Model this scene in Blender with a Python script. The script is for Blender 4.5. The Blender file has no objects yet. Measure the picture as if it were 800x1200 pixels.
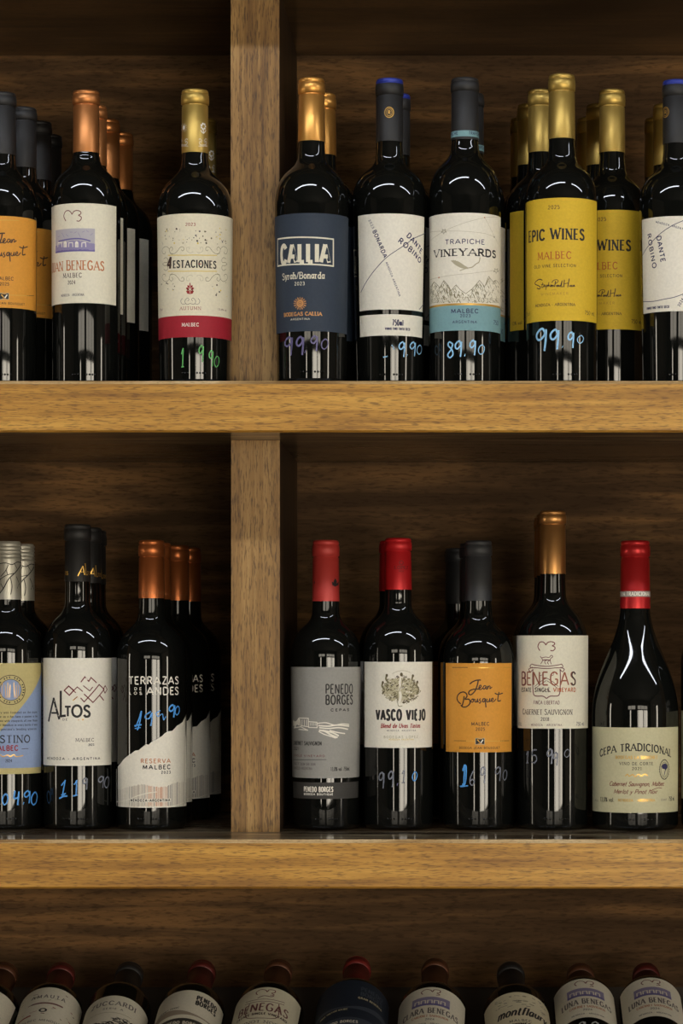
import bpy, math, random
from mathutils import Vector, Matrix

# ---------------------------------------------------------------- camera, light, exposure
SC = bpy.context.scene
COL = SC.collection
F, D0, VX, VY, CAMZ = 3096.0, 2.62, 514.0, 752.0, 1.45     # lens in pixels (800x1200 frame), camera to shelf fronts, vanishing point, eye height

cam_data = bpy.data.cameras.new('camera')
cam = bpy.data.objects.new('camera', cam_data)
COL.objects.link(cam)
cam.location = (0, -D0, CAMZ)
cam.rotation_euler = (math.pi / 2, 0, 0)
cam_data.sensor_fit = 'VERTICAL'
cam_data.sensor_height = 36.0
cam_data.lens = 36.0 * F / 1200.0
cam_data.shift_x = -(VX - 400) / 1200.0
cam_data.shift_y = (VY - 600) / 1200.0
cam_data.clip_start = 0.05
SC.camera = cam

WORLD_STRENGTH = 0.035
WINDOW_STRENGTH = 10.5
TUBE_STRENGTH = 30.0
SC.view_settings.view_transform = 'Standard'
SC.view_settings.look = 'None'
SC.view_settings.gamma = 1.0
SC.view_settings.exposure = 0.02
SC.view_settings.use_curve_mapping = False

world = bpy.data.worlds.new('world')
SC.world = world
world.use_nodes = True
world.node_tree.nodes['Background'].inputs[0].default_value = (1.0, 0.95, 0.88, 1)
world.node_tree.nodes['Background'].inputs[1].default_value = WORLD_STRENGTH

# ---------------------------------------------------------------- colours and materials
def lin(c):
    return tuple(((v / 255) / 12.92 if v / 255 <= 0.04045 else ((v / 255 + 0.055) / 1.055) ** 2.4) for v in c)

_mats = {}
def mat(name, rgb, rough=0.6, metal=0.0, spec=0.5, coat=0.0, emit=0.0):
    if name in _mats: return _mats[name]
    m = bpy.data.materials.new(name); m.use_nodes = True
    b = m.node_tree.nodes['Principled BSDF']
    c = lin(rgb) + (1,)
    b.inputs['Base Color'].default_value = c
    b.inputs['Roughness'].default_value = rough
    b.inputs['Metallic'].default_value = metal
    b.inputs['Specular IOR Level'].default_value = spec
    b.inputs['Coat Weight'].default_value = coat
    b.inputs['Coat Roughness'].default_value = 0.08
    if emit:
        b.inputs['Emission Color'].default_value = c
        b.inputs['Emission Strength'].default_value = emit
    _mats[name] = m
    return m

def foil(name, rgb, rough=0.34, metal=1.0, bump=0.12, scale=260, stretch=(1, 1, 0.15)):
    """satin foil of a capsule: faint vertical creases and speckle"""
    if name in _mats: return _mats[name]
    m = mat(name, rgb, rough, metal)
    nt = m.node_tree; b = nt.nodes['Principled BSDF']
    tc = nt.nodes.new('ShaderNodeTexCoord'); mp = nt.nodes.new('ShaderNodeMapping')
    mp.inputs['Scale'].default_value = stretch
    nz = nt.nodes.new('ShaderNodeTexNoise'); nz.inputs['Scale'].default_value = scale; nz.inputs['Detail'].default_value = 3
    bp = nt.nodes.new('ShaderNodeBump'); bp.inputs['Strength'].default_value = bump; bp.inputs['Distance'].default_value = 0.001
    nt.links.new(tc.outputs['Object'], mp.inputs['Vector']); nt.links.new(mp.outputs[0], nz.inputs['Vector'])
    nt.links.new(nz.outputs['Fac'], bp.inputs['Height']); nt.links.new(bp.outputs[0], b.inputs['Normal'])
    return m

def paper(name, rgb, rough=0.62, var=0.05):
    """label paper with a faint fibre mottling"""
    if name in _mats: return _mats[name]
    m = mat(name, rgb, rough, 0, 0.3)
    nt = m.node_tree; b = nt.nodes['Principled BSDF']
    tc = nt.nodes.new('ShaderNodeTexCoord')
    nz = nt.nodes.new('ShaderNodeTexNoise'); nz.inputs['Scale'].default_value = 420; nz.inputs['Detail'].default_value = 4
    cr = nt.nodes.new('ShaderNodeValToRGB')
    c = lin(rgb)
    cr.color_ramp.elements[0].position = 0.3; cr.color_ramp.elements[1].position = 0.7
    cr.color_ramp.elements[0].color = tuple(v * (1 - var) for v in c) + (1,)
    cr.color_ramp.elements[1].color = tuple(min(1, v * (1 + var)) for v in c) + (1,)
    nt.links.new(tc.outputs['Object'], nz.inputs['Vector']); nt.links.new(nz.outputs['Fac'], cr.inputs['Fac'])
    nt.links.new(cr.outputs['Color'], b.inputs['Base Color'])
    return m

def wood(name, axis, c_dark, c_mid, c_light, pore, rough=0.5, coat=0.0, coat_rough=0.15, along=5, across=70, pore_amt=0.8, bump=0.15, spec=0.4, patch=1.1):
    """planed board: long fibre streaks along one axis, short dark pores, broad patches of tone"""
    m = bpy.data.materials.new(name); m.use_nodes = True
    nt = m.node_tree; N = nt.nodes; Lk = nt.links
    b = N['Principled BSDF']
    b.inputs['Roughness'].default_value = rough
    b.inputs['Specular IOR Level'].default_value = spec
    b.inputs['Coat Weight'].default_value = coat
    b.inputs['Coat Roughness'].default_value = coat_rough
    tc = N.new('ShaderNodeTexCoord')
    def noise(sa, sx, detail, dist=0.0, off=0.0, rg=0.6):
        mp = N.new('ShaderNodeMapping')
        sc = [sx, sx, sx]; sc['XYZ'.index(axis)] = sa
        mp.inputs['Scale'].default_value = sc
        mp.inputs['Location'].default_value = (off, off * 0.7, off * 1.3)
        nz = N.new('ShaderNodeTexNoise'); nz.inputs['Scale'].default_value = 1.0
        nz.inputs['Detail'].default_value = detail; nz.inputs['Roughness'].default_value = rg; nz.inputs['Distortion'].default_value = dist
        Lk.new(tc.outputs['Object'], mp.inputs['Vector']); Lk.new(mp.outputs[0], nz.inputs['Vector'])
        return nz.outputs['Fac']
    grain = noise(along, across, 6, 0.6, 3.1)
    big = noise(along * 0.5, across * 0.12, 3, 0.9, 11.7)
    pores = noise(along * 20, across * 7, 2, 0.1, 5.5)
    mix = N.new('ShaderNodeMath'); mix.operation = 'MULTIPLY_ADD'
    mix.inputs[1].default_value = patch
    mn = N.new('ShaderNodeMath'); mn.operation = 'ADD'
    mn.inputs[1].default_value = -0.5 * patch
    Lk.new(big, mix.inputs[0]); Lk.new(grain, mn.inputs[0]); Lk.new(mn.outputs[0], mix.inputs[2])
    cr = N.new('ShaderNodeValToRGB')
    e = cr.color_ramp.elements
    e[0].position = 0.3; e[0].color = lin(c_dark) + (1,)
    e[1].position = 0.7; e[1].color = lin(c_light) + (1,)
    k = e.new(0.5); k.color = lin(c_mid) + (1,)
    Lk.new(mix.outputs[0], cr.inputs['Fac'])
    pr = N.new('ShaderNodeValToRGB')
    pr.color_ramp.elements[0].position = 0.36; pr.color_ramp.elements[0].color = (1, 1, 1, 1)
    pr.color_ramp.elements[1].position = 0.48; pr.color_ramp.elements[1].color = (0, 0, 0, 1)
    Lk.new(pores, pr.inputs['Fac'])
    pm = N.new('ShaderNodeMath'); pm.operation = 'MULTIPLY'; pm.inputs[1].default_value = pore_amt
    Lk.new(pr.outputs['Color'], pm.inputs[0])
    mx = N.new('ShaderNodeMixRGB'); mx.inputs['Color2'].default_value = lin(pore) + (1,)
    Lk.new(pm.outputs[0], mx.inputs['Fac']); Lk.new(cr.outputs['Color'], mx.inputs['Color1'])
    Lk.new(mx.outputs['Color'], b.inputs['Base Color'])
    bp = N.new('ShaderNodeBump'); bp.inputs['Strength'].default_value = bump; bp.inputs['Distance'].default_value = 0.001
    Lk.new(grain, bp.inputs['Height']); Lk.new(bp.outputs[0], b.inputs['Normal'])
    return m

# ---------------------------------------------------------------- object helpers
def link_mesh(name, verts, faces, mats, fmat=None, parent=None, smooth=None):
    me = bpy.data.meshes.new(name)
    me.from_pydata(verts, [], faces)
    for m in mats: me.materials.append(m)
    if fmat: me.polygons.foreach_set('material_index', fmat)
    if smooth is True: me.polygons.foreach_set('use_smooth', [True] * len(faces))
    elif smooth: me.polygons.foreach_set('use_smooth', smooth)
    me.update()
    o = bpy.data.objects.new(name, me); COL.objects.link(o)
    if parent: o.parent = parent
    return o

def empty(name, loc=(0, 0, 0), rot=(0, 0, 0)):
    o = bpy.data.objects.new(name, None); COL.objects.link(o)
    o.empty_display_size = 0.05
    o.location = loc; o.rotation_euler = rot
    return o

def tag(o, label, cat, group=None, kind=None):
    o['label'] = label; o['category'] = cat
    if group: o['group'] = group
    if kind: o['kind'] = kind
    return o

def boxes(name, bs, mats, parent=None, bevel=0.0, fm=None):
    """one mesh of axis-aligned boxes (x0,x1,y0,y1,z0,z1)"""
    V, Fc, M = [], [], []
    for i, (x0, x1, y0, y1, z0, z1) in enumerate(bs):
        n = len(V)
        V += [(x0, y0, z0), (x1, y0, z0), (x1, y1, z0), (x0, y1, z0), (x0, y0, z1), (x1, y0, z1), (x1, y1, z1), (x0, y1, z1)]
        Fc += [(n, n + 3, n + 2, n + 1), (n + 4, n + 5, n + 6, n + 7), (n, n + 1, n + 5, n + 4), (n + 1, n + 2, n + 6, n + 5), (n + 2, n + 3, n + 7, n + 6), (n + 3, n, n + 4, n + 7)]
        M += [fm[i] if fm else 0] * 6
    o = link_mesh(name, V, Fc, mats, M, parent)
    if bevel:
        b = o.modifiers.new('bevel', 'BEVEL'); b.width = bevel; b.segments = 2
        if len(mats) > 1 and not fm: b.material = len(mats) - 1
    return o

def lathe(prof, seg=56):
    """prof: runs of (r,z) separated by None (a crease). returns verts, faces"""
    V, Fc = [], []
    prev = None
    for p in prof:
        if p is None:
            prev = None; continue
        r, z = p
        if r < 1e-6:
            V.append((0, 0, z)); cur = (len(V) - 1,)
        else:
            n = len(V)
            V += [(r * math.sin(2 * math.pi * k / seg), -r * math.cos(2 * math.pi * k / seg), z) for k in range(seg)]
            cur = tuple(range(n, n + seg))
        if prev is not None:
            if len(prev) == 1 and len(cur) > 1:
                Fc += [(prev[0], cur[(k + 1) % seg], cur[k]) for k in range(seg)]
            elif len(cur) == 1 and len(prev) > 1:
                Fc += [(prev[k], prev[(k + 1) % seg], cur[0]) for k in range(seg)]
            elif len(cur) > 1:
                Fc += [(prev[k], prev[(k + 1) % seg], cur[(k + 1) % seg], cur[k]) for k in range(seg)]
        prev = cur
    return V, Fc

# ---------------------------------------------------------------- lettering: stroke alphabets (cap height 1)
G = {
'A': (.84, 't 0,0 .42,1;k .42,1 .84,0;t .15,.33 .7,.33'),
'B': (.64, 'k .08,0 .08,1;ts .08,1 .38,1 .54,.9 .54,.64 .38,.53 .08,.53;ks .36,.53 .58,.43 .6,.14 .42,0 .08,0'),
'C': (.74, 'ks .7,.8 .55,.96 .36,1 .15,.88 .05,.62 .05,.38 .15,.12 .36,0 .55,.04 .7,.2'),
'D': (.76, 'k .08,0 .08,1;ks .08,1 .38,1 .64,.84 .71,.5 .64,.16 .38,0 .08,0'),
'E': (.58, 'k .08,0 .08,1;t .08,1 .54,1;t .08,.53 .46,.53;t .08,0 .56,0'),
'F': (.55, 'k .08,0 .08,1;t .08,1 .54,1;t .08,.53 .46,.53'),
'G': (.8, 'ks .7,.82 .55,.97 .36,1 .15,.88 .05,.62 .05,.38 .15,.12 .36,0 .58,.04 .71,.16;k .71,.14 .71,.45;t .48,.45 .71,.45'),
'H': (.78, 'k .08,0 .08,1;k .7,0 .7,1;t .08,.52 .7,.52'),
'I': (.2, 'k .1,0 .1,1'),
'J': (.46, 'ks .38,1 .38,.28 .32,.06 .18,0 .03,.1'),
'K': (.68, 'k .08,0 .08,1;t .08,.42 .6,1;k .25,.6 .66,0'),
'L': (.54, 'k .08,1 .08,0;t .08,0 .52,0'),
'M': (.94, 't .08,0 .12,1;k .12,1 .47,.12;t .47,.12 .82,1;k .82,1 .86,0'),
'N': (.78, 't .08,0 .08,1;k .08,1 .7,0;t .7,0 .7,1'),
'O': (.84, 'kc .42,1 .16,.86 .05,.5 .16,.14 .42,0 .68,.14 .79,.5 .68,.86'),
'P': (.6, 'k .08,0 .08,1;ks .08,1 .36,1 .55,.88 .55,.6 .36,.47 .08,.47'),
'Q': (.84, 'kc .42,1 .16,.86 .05,.5 .16,.14 .42,0 .68,.14 .79,.5 .68,.86;k .5,.2 .82,-.12'),
'R': (.66, 'k .08,0 .08,1;ks .08,1 .36,1 .54,.88 .54,.62 .36,.5 .08,.5;k .32,.5 .64,0'),
'S': (.6, 'ks .54,.82 .44,.96 .28,1 .11,.92 .08,.72 .24,.57 .42,.46 .54,.3 .5,.08 .3,0 .14,.03 .04,.18'),
'T': (.66, 'k .33,0 .33,1;t .02,1 .64,1'),
'U': (.76, 'ks .08,1 .08,.36 .16,.09 .38,0 .6,.09 .68,.36 .68,1'),
'V': (.8, 'k .02,1 .4,0;t .4,0 .78,1'),
'W': (1.1, 'k .02,1 .29,0;t .29,0 .55,.9;k .55,.9 .81,0;t .81,0 1.08,1'),
'X': (.74, 'k .04,1 .7,0;t .04,0 .7,1'),
'Y': (.74, 'k .02,1 .37,.48;t .37,.48 .72,1;k .37,.48 .37,0'),
'Z': (.66, 't .06,1 .6,1;k .6,1 .06,0;t .06,0 .62,0'),
'0': (.62, 'kc .31,1 .12,.84 .06,.5 .12,.16 .31,0 .5,.16 .56,.5 .5,.84'),
'1': (.4, 'k .24,0 .24,1;t .24,1 .08,.82'),
'2': (.6, 'ks .08,.78 .16,.96 .32,1 .5,.9 .5,.66 .3,.35 .06,.02;t .06,0 .56,0'),
'3': (.58, 'ks .08,.9 .28,1 .48,.88 .46,.62 .26,.53;ks .26,.53 .5,.42 .54,.16 .3,0 .06,.1'),
'4': (.64, 'k .46,0 .46,1;t .46,1 .06,.3;t .06,.3 .62,.3'),
'5': (.58, 't .5,1 .14,1;t .14,1 .1,.56;ks .1,.56 .3,.64 .5,.5 .52,.2 .34,0 .06,.06'),
'6': (.6, 'ks .46,.96 .26,.84 .1,.5 .1,.2 .28,0 .48,.1 .52,.36 .36,.56 .12,.42'),
'7': (.56, 't .06,1 .52,1;k .52,1 .2,0'),
'8': (.6, 'kc .3,1 .12,.88 .14,.64 .44,.42 .52,.18 .3,0 .08,.18 .16,.42 .46,.64 .48,.88'),
'9': (.6, 'ks .5,.62 .3,.44 .1,.6 .12,.86 .32,1 .5,.84 .5,.5 .38,.16 .16,.02'),
'a': (.52, 'ks .42,.52 .26,.64 .1,.54 .05,.3 .14,.04 .3,.06 .42,.3;k .43,.64 .43,.08 .52,0'),
'b': (.54, 'k .08,1 .08,0;ks .08,.4 .26,.64 .46,.5 .48,.2 .3,0 .08,.1'),
'c': (.46, 'ks .42,.52 .26,.64 .08,.5 .06,.18 .24,0 .42,.1'),
'd': (.56, 'k .46,1 .46,0;ks .46,.5 .28,.64 .08,.48 .06,.16 .24,0 .46,.16'),
'e': (.5, 'ks .07,.34 .44,.38 .4,.58 .24,.64 .08,.5 .06,.18 .24,0 .44,.1'),
'f': (.36, 'ks .36,.94 .24,1 .16,.85 .15,.5 .15,0;t .02,.62 .32,.62'),
'g': (.54, 'ks .44,.5 .26,.64 .08,.48 .08,.16 .26,.02 .44,.2;ks .45,.64 .45,-.1 .32,-.32 .08,-.26'),
'h': (.54, 'k .08,1 .08,0;ks .08,.4 .26,.63 .42,.56 .46,.36 .46,0'),
'i': (.2, 'k .1,.64 .1,0;k .1,.84 .1,.92'),
'j': (.24, 'ks .16,.64 .16,-.14 .02,-.3;k .16,.84 .16,.92'),
'k': (.5, 'k .08,1 .08,0;t .08,.26 .42,.64;k .2,.4 .48,0'),
'l': (.2, 'k .1,1 .1,0'),
'm': (.84, 'k .08,.64 .08,0;ks .08,.4 .22,.63 .38,.56 .42,.36 .42,0;ks .42,.4 .56,.63 .72,.56 .76,.36 .76,0'),
'n': (.54, 'k .08,.64 .08,0;ks .08,.4 .26,.63 .42,.56 .46,.36 .46,0'),
'o': (.54, 'kc .27,.64 .1,.52 .06,.3 .12,.08 .27,0 .42,.08 .48,.3 .44,.52'),
'p': (.54, 'k .08,.64 .08,-.3;ks .08,.4 .26,.64 .46,.5 .48,.2 .3,0 .08,.1'),
'q': (.54, 'k .46,.64 .46,-.3;ks .46,.5 .28,.64 .08,.48 .06,.16 .24,0 .46,.16'),
'r': (.38, 'k .08,.64 .08,0;ts .08,.36 .2,.6 .36,.6'),
's': (.42, 'ks .36,.54 .22,.64 .08,.56 .1,.4 .3,.26 .36,.1 .2,0 .04,.08'),
't': (.36, 'ks .16,.9 .15,.2 .22,.02 .34,.06;t .02,.64 .32,.64'),
'u': (.54, 'ks .08,.64 .08,.2 .2,.02 .36,.08 .46,.3;k .46,.64 .46,0'),
'v': (.5, 'k .03,.64 .25,0;t .25,0 .47,.64'),
'w': (.72, 'k .03,.64 .2,0;t .2,0 .36,.6;k .36,.6 .52,0;t .52,0 .69,.64'),
'x': (.48, 'k .04,.64 .44,0;t .04,0 .44,.64'),
'y': (.5, 'k .03,.64 .26,.02;ts .47,.64 .26,.02 .16,-.24 .02,-.28'),
'z': (.46, 't .05,.64 .42,.64;k .42,.64 .05,0;t .05,0 .44,0'),
',': (.2, 'k .12,.08 .06,-.16'), '.': (.2, 'k .1,0 .1,.1'), '-': (.4, 't .06,.4 .34,.4'), '/': (.4, 't .04,-.05 .36,1.05'),
'%': (.8, 't .1,0 .7,1;tc .18,1 .04,.75 .18,.52 .32,.75;tc .62,.48 .48,.24 .62,0 .76,.24'), "'": (.16, 't .08,1 .06,.8'), '&': (.7, 'ks .66,0 .16,.76 .3,1 .42,.8 .08,.3 .2,0 .46,.08 .62,.4'),
}
# quick marker-pen figures
HAND = {
'9': (.6, 'ks .5,.8 .36,1 .1,.82 .08,.6 .24,.52 .46,.7 .54,.92 .52,.5 .46,.02'),
'0': (.5, 'kc .3,.95 .1,.7 .06,.3 .2,.04 .4,.25 .46,.7'),
'1': (.36, 'ks .06,.7 .26,1 .22,.5 .16,.03;k .0,.02 .34,.05'),
'4': (.6, 'ks .14,1 .06,.5 .3,.5 .5,.6;ks .5,.95 .42,.4 .38,0'),
'6': (.5, 'ks .4,1 .14,.6 .08,.2 .26,.02 .42,.24 .3,.42 .1,.28'),
'8': (.5, 'ks .44,.86 .2,1 .1,.8 .38,.5 .44,.2 .22,.02 .08,.22 .3,.5 .44,.86'),
'5': (.5, 'ks .46,1 .14,.96 .1,.58 .34,.6 .44,.3 .26,.04 .04,.1'),
',': (.2, 'k .14,.3 .06,0'),
'7': (.5, 'ks .06,.96 .44,1 .3,.5 .2,0;t .14,.5 .42,.5'),
}

def catmull(P, closed=False, n=4):
    out = []
    m = len(P)
    rng = range(m) if closed else range(m - 1)
    for i in rng:
        p0 = P[(i - 1) % m] if closed or i > 0 else P[i]
        p1 = P[i % m]; p2 = P[(i + 1) % m]
        p3 = P[(i + 2) % m] if closed or i + 2 < m else P[(i + 1) % m]
        for k in range(n):
            t = k / n
            out.append(tuple(0.5 * (2 * p1[c] + (-p0[c] + p2[c]) * t + (2 * p0[c] - 5 * p1[c] + 4 * p2[c] - p3[c]) * t * t + (-p0[c] + 3 * p1[c] - 3 * p2[c] + p3[c]) * t ** 3) for c in (0, 1)))
    if not closed: out.append(tuple(P[-1]))
    return out

def glyph_strokes(ch, font=G, serif=False):
    """-> advance, [(thick?, points, closed)]"""
    if ch == ' ': return .34, []
    w, src = font.get(ch, font.get('-', (.4, '')))
    res, ends = [], []
    for st in src.split(';'):
        f, *pts = st.split(' ')
        P = [tuple(float(v) for v in p.split(',')) for p in pts]
        thick = f[0] == 'k'
        if f[1:] == 's': Q, cl = catmull(P), False
        elif f[1:] == 'c': Q, cl = catmull(P, True), True
        else: Q, cl = P, False
        res.append((thick, Q, cl))
        if not cl:
            for a, b in ((P[0], P[1]), (P[-1], P[-2])):
                ends.append((a, b))
    if serif and ch not in ',.-/%':
        for i, (a, b) in enumerate(ends):
            if abs(b[0] - a[0]) > 0.75 * abs(b[1] - a[1]): continue
            if min(abs(a[1] - y) for y in (0, 1, .64, -.3)) > 0.02: continue
            if any(j // 2 != i // 2 and abs(a[0] - e[0][0]) + abs(a[1] - e[0][1]) < 0.03 for j, e in enumerate(ends)):
                if ch in 'AMNVWZ' or a[1] in (0, 1): 
                    if ch in 'AVW': continue
            res.append((False, [(a[0] - .15, a[1]), (a[0] + .15, a[1])], False))
    return w, res

class Art:
    """lettering, pictures and sheets laid on a surface of revolution. Flat coordinates: u = arc length, v = height (metres)."""
    def __init__(self, rad, R, to_flat, off=0.0003, px=0.001):
        self.rad, self.R, self.to_flat, self.off, self.px = rad, R, to_flat, off, px
        self.V, self.Fc, self.M, self.mats = [], [], [], []
        self.layer = 1
    def mi(self, m):
        if m not in self.mats: self.mats.append(m)
        return self.mats.index(m)
    def P(self, u, v, lay):
        r = self.rad(v) + self.off + 0.00007 * lay
        a = u / self.R
        return (r * math.sin(a), -r * math.cos(a), v)
    def grid(self, us, bot, top, m, lay=0, rows=2):
        """column strip between bot(i) and top(i)"""
        n = len(self.V); k = self.mi(m)
        for i, u in enumerate(us):
            for j in range(rows + 1):
                self.V.append(self.P(u, bot[i] + (top[i] - bot[i]) * j / rows, lay))
        for i in range(len(us) - 1):
            for j in range(rows):
                a = n + i * (rows + 1) + j
                self.Fc.append((a, a + rows + 1, a + rows + 2, a + 1)); self.M.append(k)
    def sheet(self, u0, u1, v0, v1, m, lay=0):
        k = max(2, int(abs(u1 - u0) / 0.0025))
        us = [u0 + (u1 - u0) * i / k for i in range(k + 1)]
        self.grid(us, [v0] * (k + 1), [v1] * (k + 1), m, lay)
    def stroke(self, pts, w, m, closed=False, lay=None):
        lay = self.layer if lay is None else lay
        m0 = len(pts)
        cut = []
        for i in range(0 if closed else 1, m0 if closed else m0 - 1):      # break at sharp corners so that no quad twists
            a, b, c = pts[i - 1], pts[i], pts[(i + 1) % m0]
            d1 = (b[0] - a[0], b[1] - a[1]); d2 = (c[0] - b[0], c[1] - b[1]); q = math.hypot(*d1) * math.hypot(*d2)
            if q > 1e-14 and (d1[0] * d2[0] + d1[1] * d2[1]) / q < .5: cut.append(i)
        if cut:
            if closed:
                pts = list(pts[cut[0]:]) + list(pts[:cut[0] + 1]); cut = [i - cut[0] for i in cut[1:]]
            ends = [0] + cut + [len(pts) - 1]
            for a, b in zip(ends[:-1], ends[1:]):
                S = list(pts[a:b + 1])
                for e, f in ((0, 1), (-1, -2)):
                    if (e == 0 and a == 0 and not closed) or (e == -1 and b == len(pts) - 1 and not closed): continue
                    d = (S[e][0] - S[f][0], S[e][1] - S[f][1]); L = math.hypot(*d) or 1
                    S[e] = (S[e][0] + d[0] / L * w * .4, S[e][1] + d[1] / L * w * .4)
                if len(S) > 1: self.stroke(S, w, m, False, lay)
            return
        Q = [pts[0]]
        for p in (pts[1:] + ([pts[0]] if closed else [])):
            q = Q[-1]; L = math.hypot(p[0] - q[0], p[1] - q[1])
            if L < 1e-7: continue
            k = max(1, int(abs(p[0] - q[0]) / 0.0025))
            for i in range(1, k + 1): Q.append((q[0] + (p[0] - q[0]) * i / k, q[1] + (p[1] - q[1]) * i / k))
        if closed and len(Q) > 2: Q.pop()
        n = len(Q)
        if n < 2: return
        base = len(self.V); k = self.mi(m)
        for i in range(n):
            if closed: a, b, c = Q[i - 1], Q[i], Q[(i + 1) % n]
            else: a, b, c = Q[max(0, i - 1)], Q[i], Q[min(n - 1, i + 1)]
            d1 = (b[0] - a[0], b[1] - a[1]); d2 = (c[0] - b[0], c[1] - b[1])
            l1 = math.hypot(*d1) or 1; l2 = math.hypot(*d2) or 1
            if a == b: d1, l1 = d2, l2
            if b == c: d2, l2 = d1, l1
            n1 = (-d1[1] / l1, d1[0] / l1); n2 = (-d2[1] / l2, d2[0] / l2)
            s = (n1[0] + n2[0], n1[1] + n2[1]); ls = math.hypot(*s)
            if ls < 0.3: s, ls = n1, 1
            s = (s[0] / ls, s[1] / ls)
            mit = min(1.6, 1 / max(0.3, s[0] * n1[0] + s[1] * n1[1]))
            h = w / 2 * mit
            self.V.append(self.P(b[0] - s[0] * h, b[1] - s[1] * h, lay)); self.V.append(self.P(b[0] + s[0] * h, b[1] + s[1] * h, lay))
        for i in range(n if closed else n - 1):
            a = base + 2 * i; b = base + 2 * ((i + 1) % n)
            self.Fc.append((a, b, b + 1, a + 1)); self.M.append(k)
    def blob(self, pts, m, lay=None):
        """small filled shape, fanned from its centre"""
        lay = self.layer if lay is None else lay
        cu = sum(p[0] for p in pts) / len(pts); cv = sum(p[1] for p in pts) / len(pts)
        n = len(self.V); k = self.mi(m); N = len(pts)
        R = max(math.hypot(u - cu, v - cv) for u, v in pts); rings = max(1, int(R / .0025))
        self.V.append(self.P(cu, cv, lay))
        for q in range(1, rings + 1):
            t = q / rings; self.V += [self.P(cu + (u - cu) * t, cv + (v - cv) * t, lay) for u, v in pts]
        for i in range(N):
            j = (i + 1) % N
            self.Fc.append((n, n + 1 + i, n + 1 + j)); self.M.append(k)
            for q in range(rings - 1):
                a = n + 1 + q * N
                self.Fc.append((a + i, a + N + i, a + N + j, a + j)); self.M.append(k)
    # ---- the same with photo-pixel coordinates of the front of the bottle
    def f(self, pts): return [self.to_flat(*p) for p in pts]
    def line(self, pts, w, m, smooth=False, closed=False, lay=None):
        P = self.f(pts)
        if smooth: P = catmull(P, closed, 5)
        self.stroke(P, w * self.px, m, closed, lay)
    def disc(self, x, y, r, m, n=12, ry=None, lay=None):
        u, v = self.to_flat(x, y); r2 = (ry or r) * self.px; r1 = r * self.px
        self.blob([(u + r1 * math.cos(2 * math.pi * i / n), v + r2 * math.sin(2 * math.pi * i / n)) for i in range(n)], m, lay)
    def ring(self, x, y, r, w, m, n=28, ry=None, lay=None):
        u, v = self.to_flat(x, y); r2 = (ry or r) * self.px; r1 = r * self.px
        self.stroke([(u + r1 * math.cos(2 * math.pi * i / n), v + r2 * math.sin(2 * math.pi * i / n)) for i in range(n)], w * self.px, m, True, lay)
    def shape(self, pts, m, lay=None): self.blob(self.f(pts), m, lay)
    def text(self, s, x0, x1, y, h, m, wt=.15, serif=False, con=None, slant=0.0, track=.1, font=G, y1=None, arc=0.0, lay=None, small=None):
        """text fitted between pixel columns x0,x1 on baseline y (y1: baseline at the right end), cap height h pixels; small: caps scale after the first letter of each word"""
        xc = (x0 + x1) / 2
        if y1 is None:
            v = self.to_flat(xc, y)[1]
            A = (self.to_flat(x0, y)[0], v); B = (self.to_flat(x1, y)[0], v)
        else:
            A = self.to_flat(x0, y); B = self.to_flat(x1, y1)
        L = math.hypot(B[0] - A[0], B[1] - A[1]) or 1e-6
        dx, dy = (B[0] - A[0]) / L, (B[1] - A[1]) / L
        wt *= 1.14
        con = con if con is not None else (.45 if serif else 1)
        if serif: con = min(1, con + .12)
        items, cur, first = [], 0, True
        for ch in s:
            w, st = glyph_strokes(ch, font, serif)
            k = 1 if (small is None or first) else small
            items.append((cur, k, st)); cur += w * k + track * .7
            first = ch == ' '
        tot = cur - track * .7
        H = h * self.px; n = len(items)
        pad = min(H * wt * .6, .3 * L / n)                      # room that the stroke width itself takes
        sx = (L - n * pad) / tot
        for i, (x, k, st) in enumerate(items):
            for thick, Q, cl in st:
                pts = []
                for a, b in Q:
                    t = x + (a * k) + slant * b * k
                    e = t * sx + (i + .5) * pad; g = b * k * H
                    q = 2 * t / tot - 1
                    g += arc * self.px * (1 - q * q)
                    pts.append((A[0] + dx * e - dy * g, A[1] + dy * e + dx * g))
                self.stroke(pts, min(H * wt, pad * 2.2) * (1 if thick else con), m, cl, lay)
    def build(self, name, parent):
        return link_mesh(name, self.V, self.Fc, self.mats, self.M, parent, True)

# ---------------------------------------------------------------- the room behind the camera
def zf(py): return CAMZ - (py - VY) * D0 / F
def xf(px, Y): return (px - VX) * (D0 + Y) / F

plaster = mat('plaster', (120, 112, 102), 0.9)
dark_plaster = mat('dark plaster', (62, 56, 50), 0.9)
tile = mat('floor tile', (96, 86, 76), 0.45)
ceil_m = mat('ceiling paint', (70, 66, 62), 0.9)
frame_m = mat('window frame', (40, 38, 36), 0.5)
day = mat('daylight glass', (255, 244, 224), 0.3, emit=WINDOW_STRENGTH)

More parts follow.
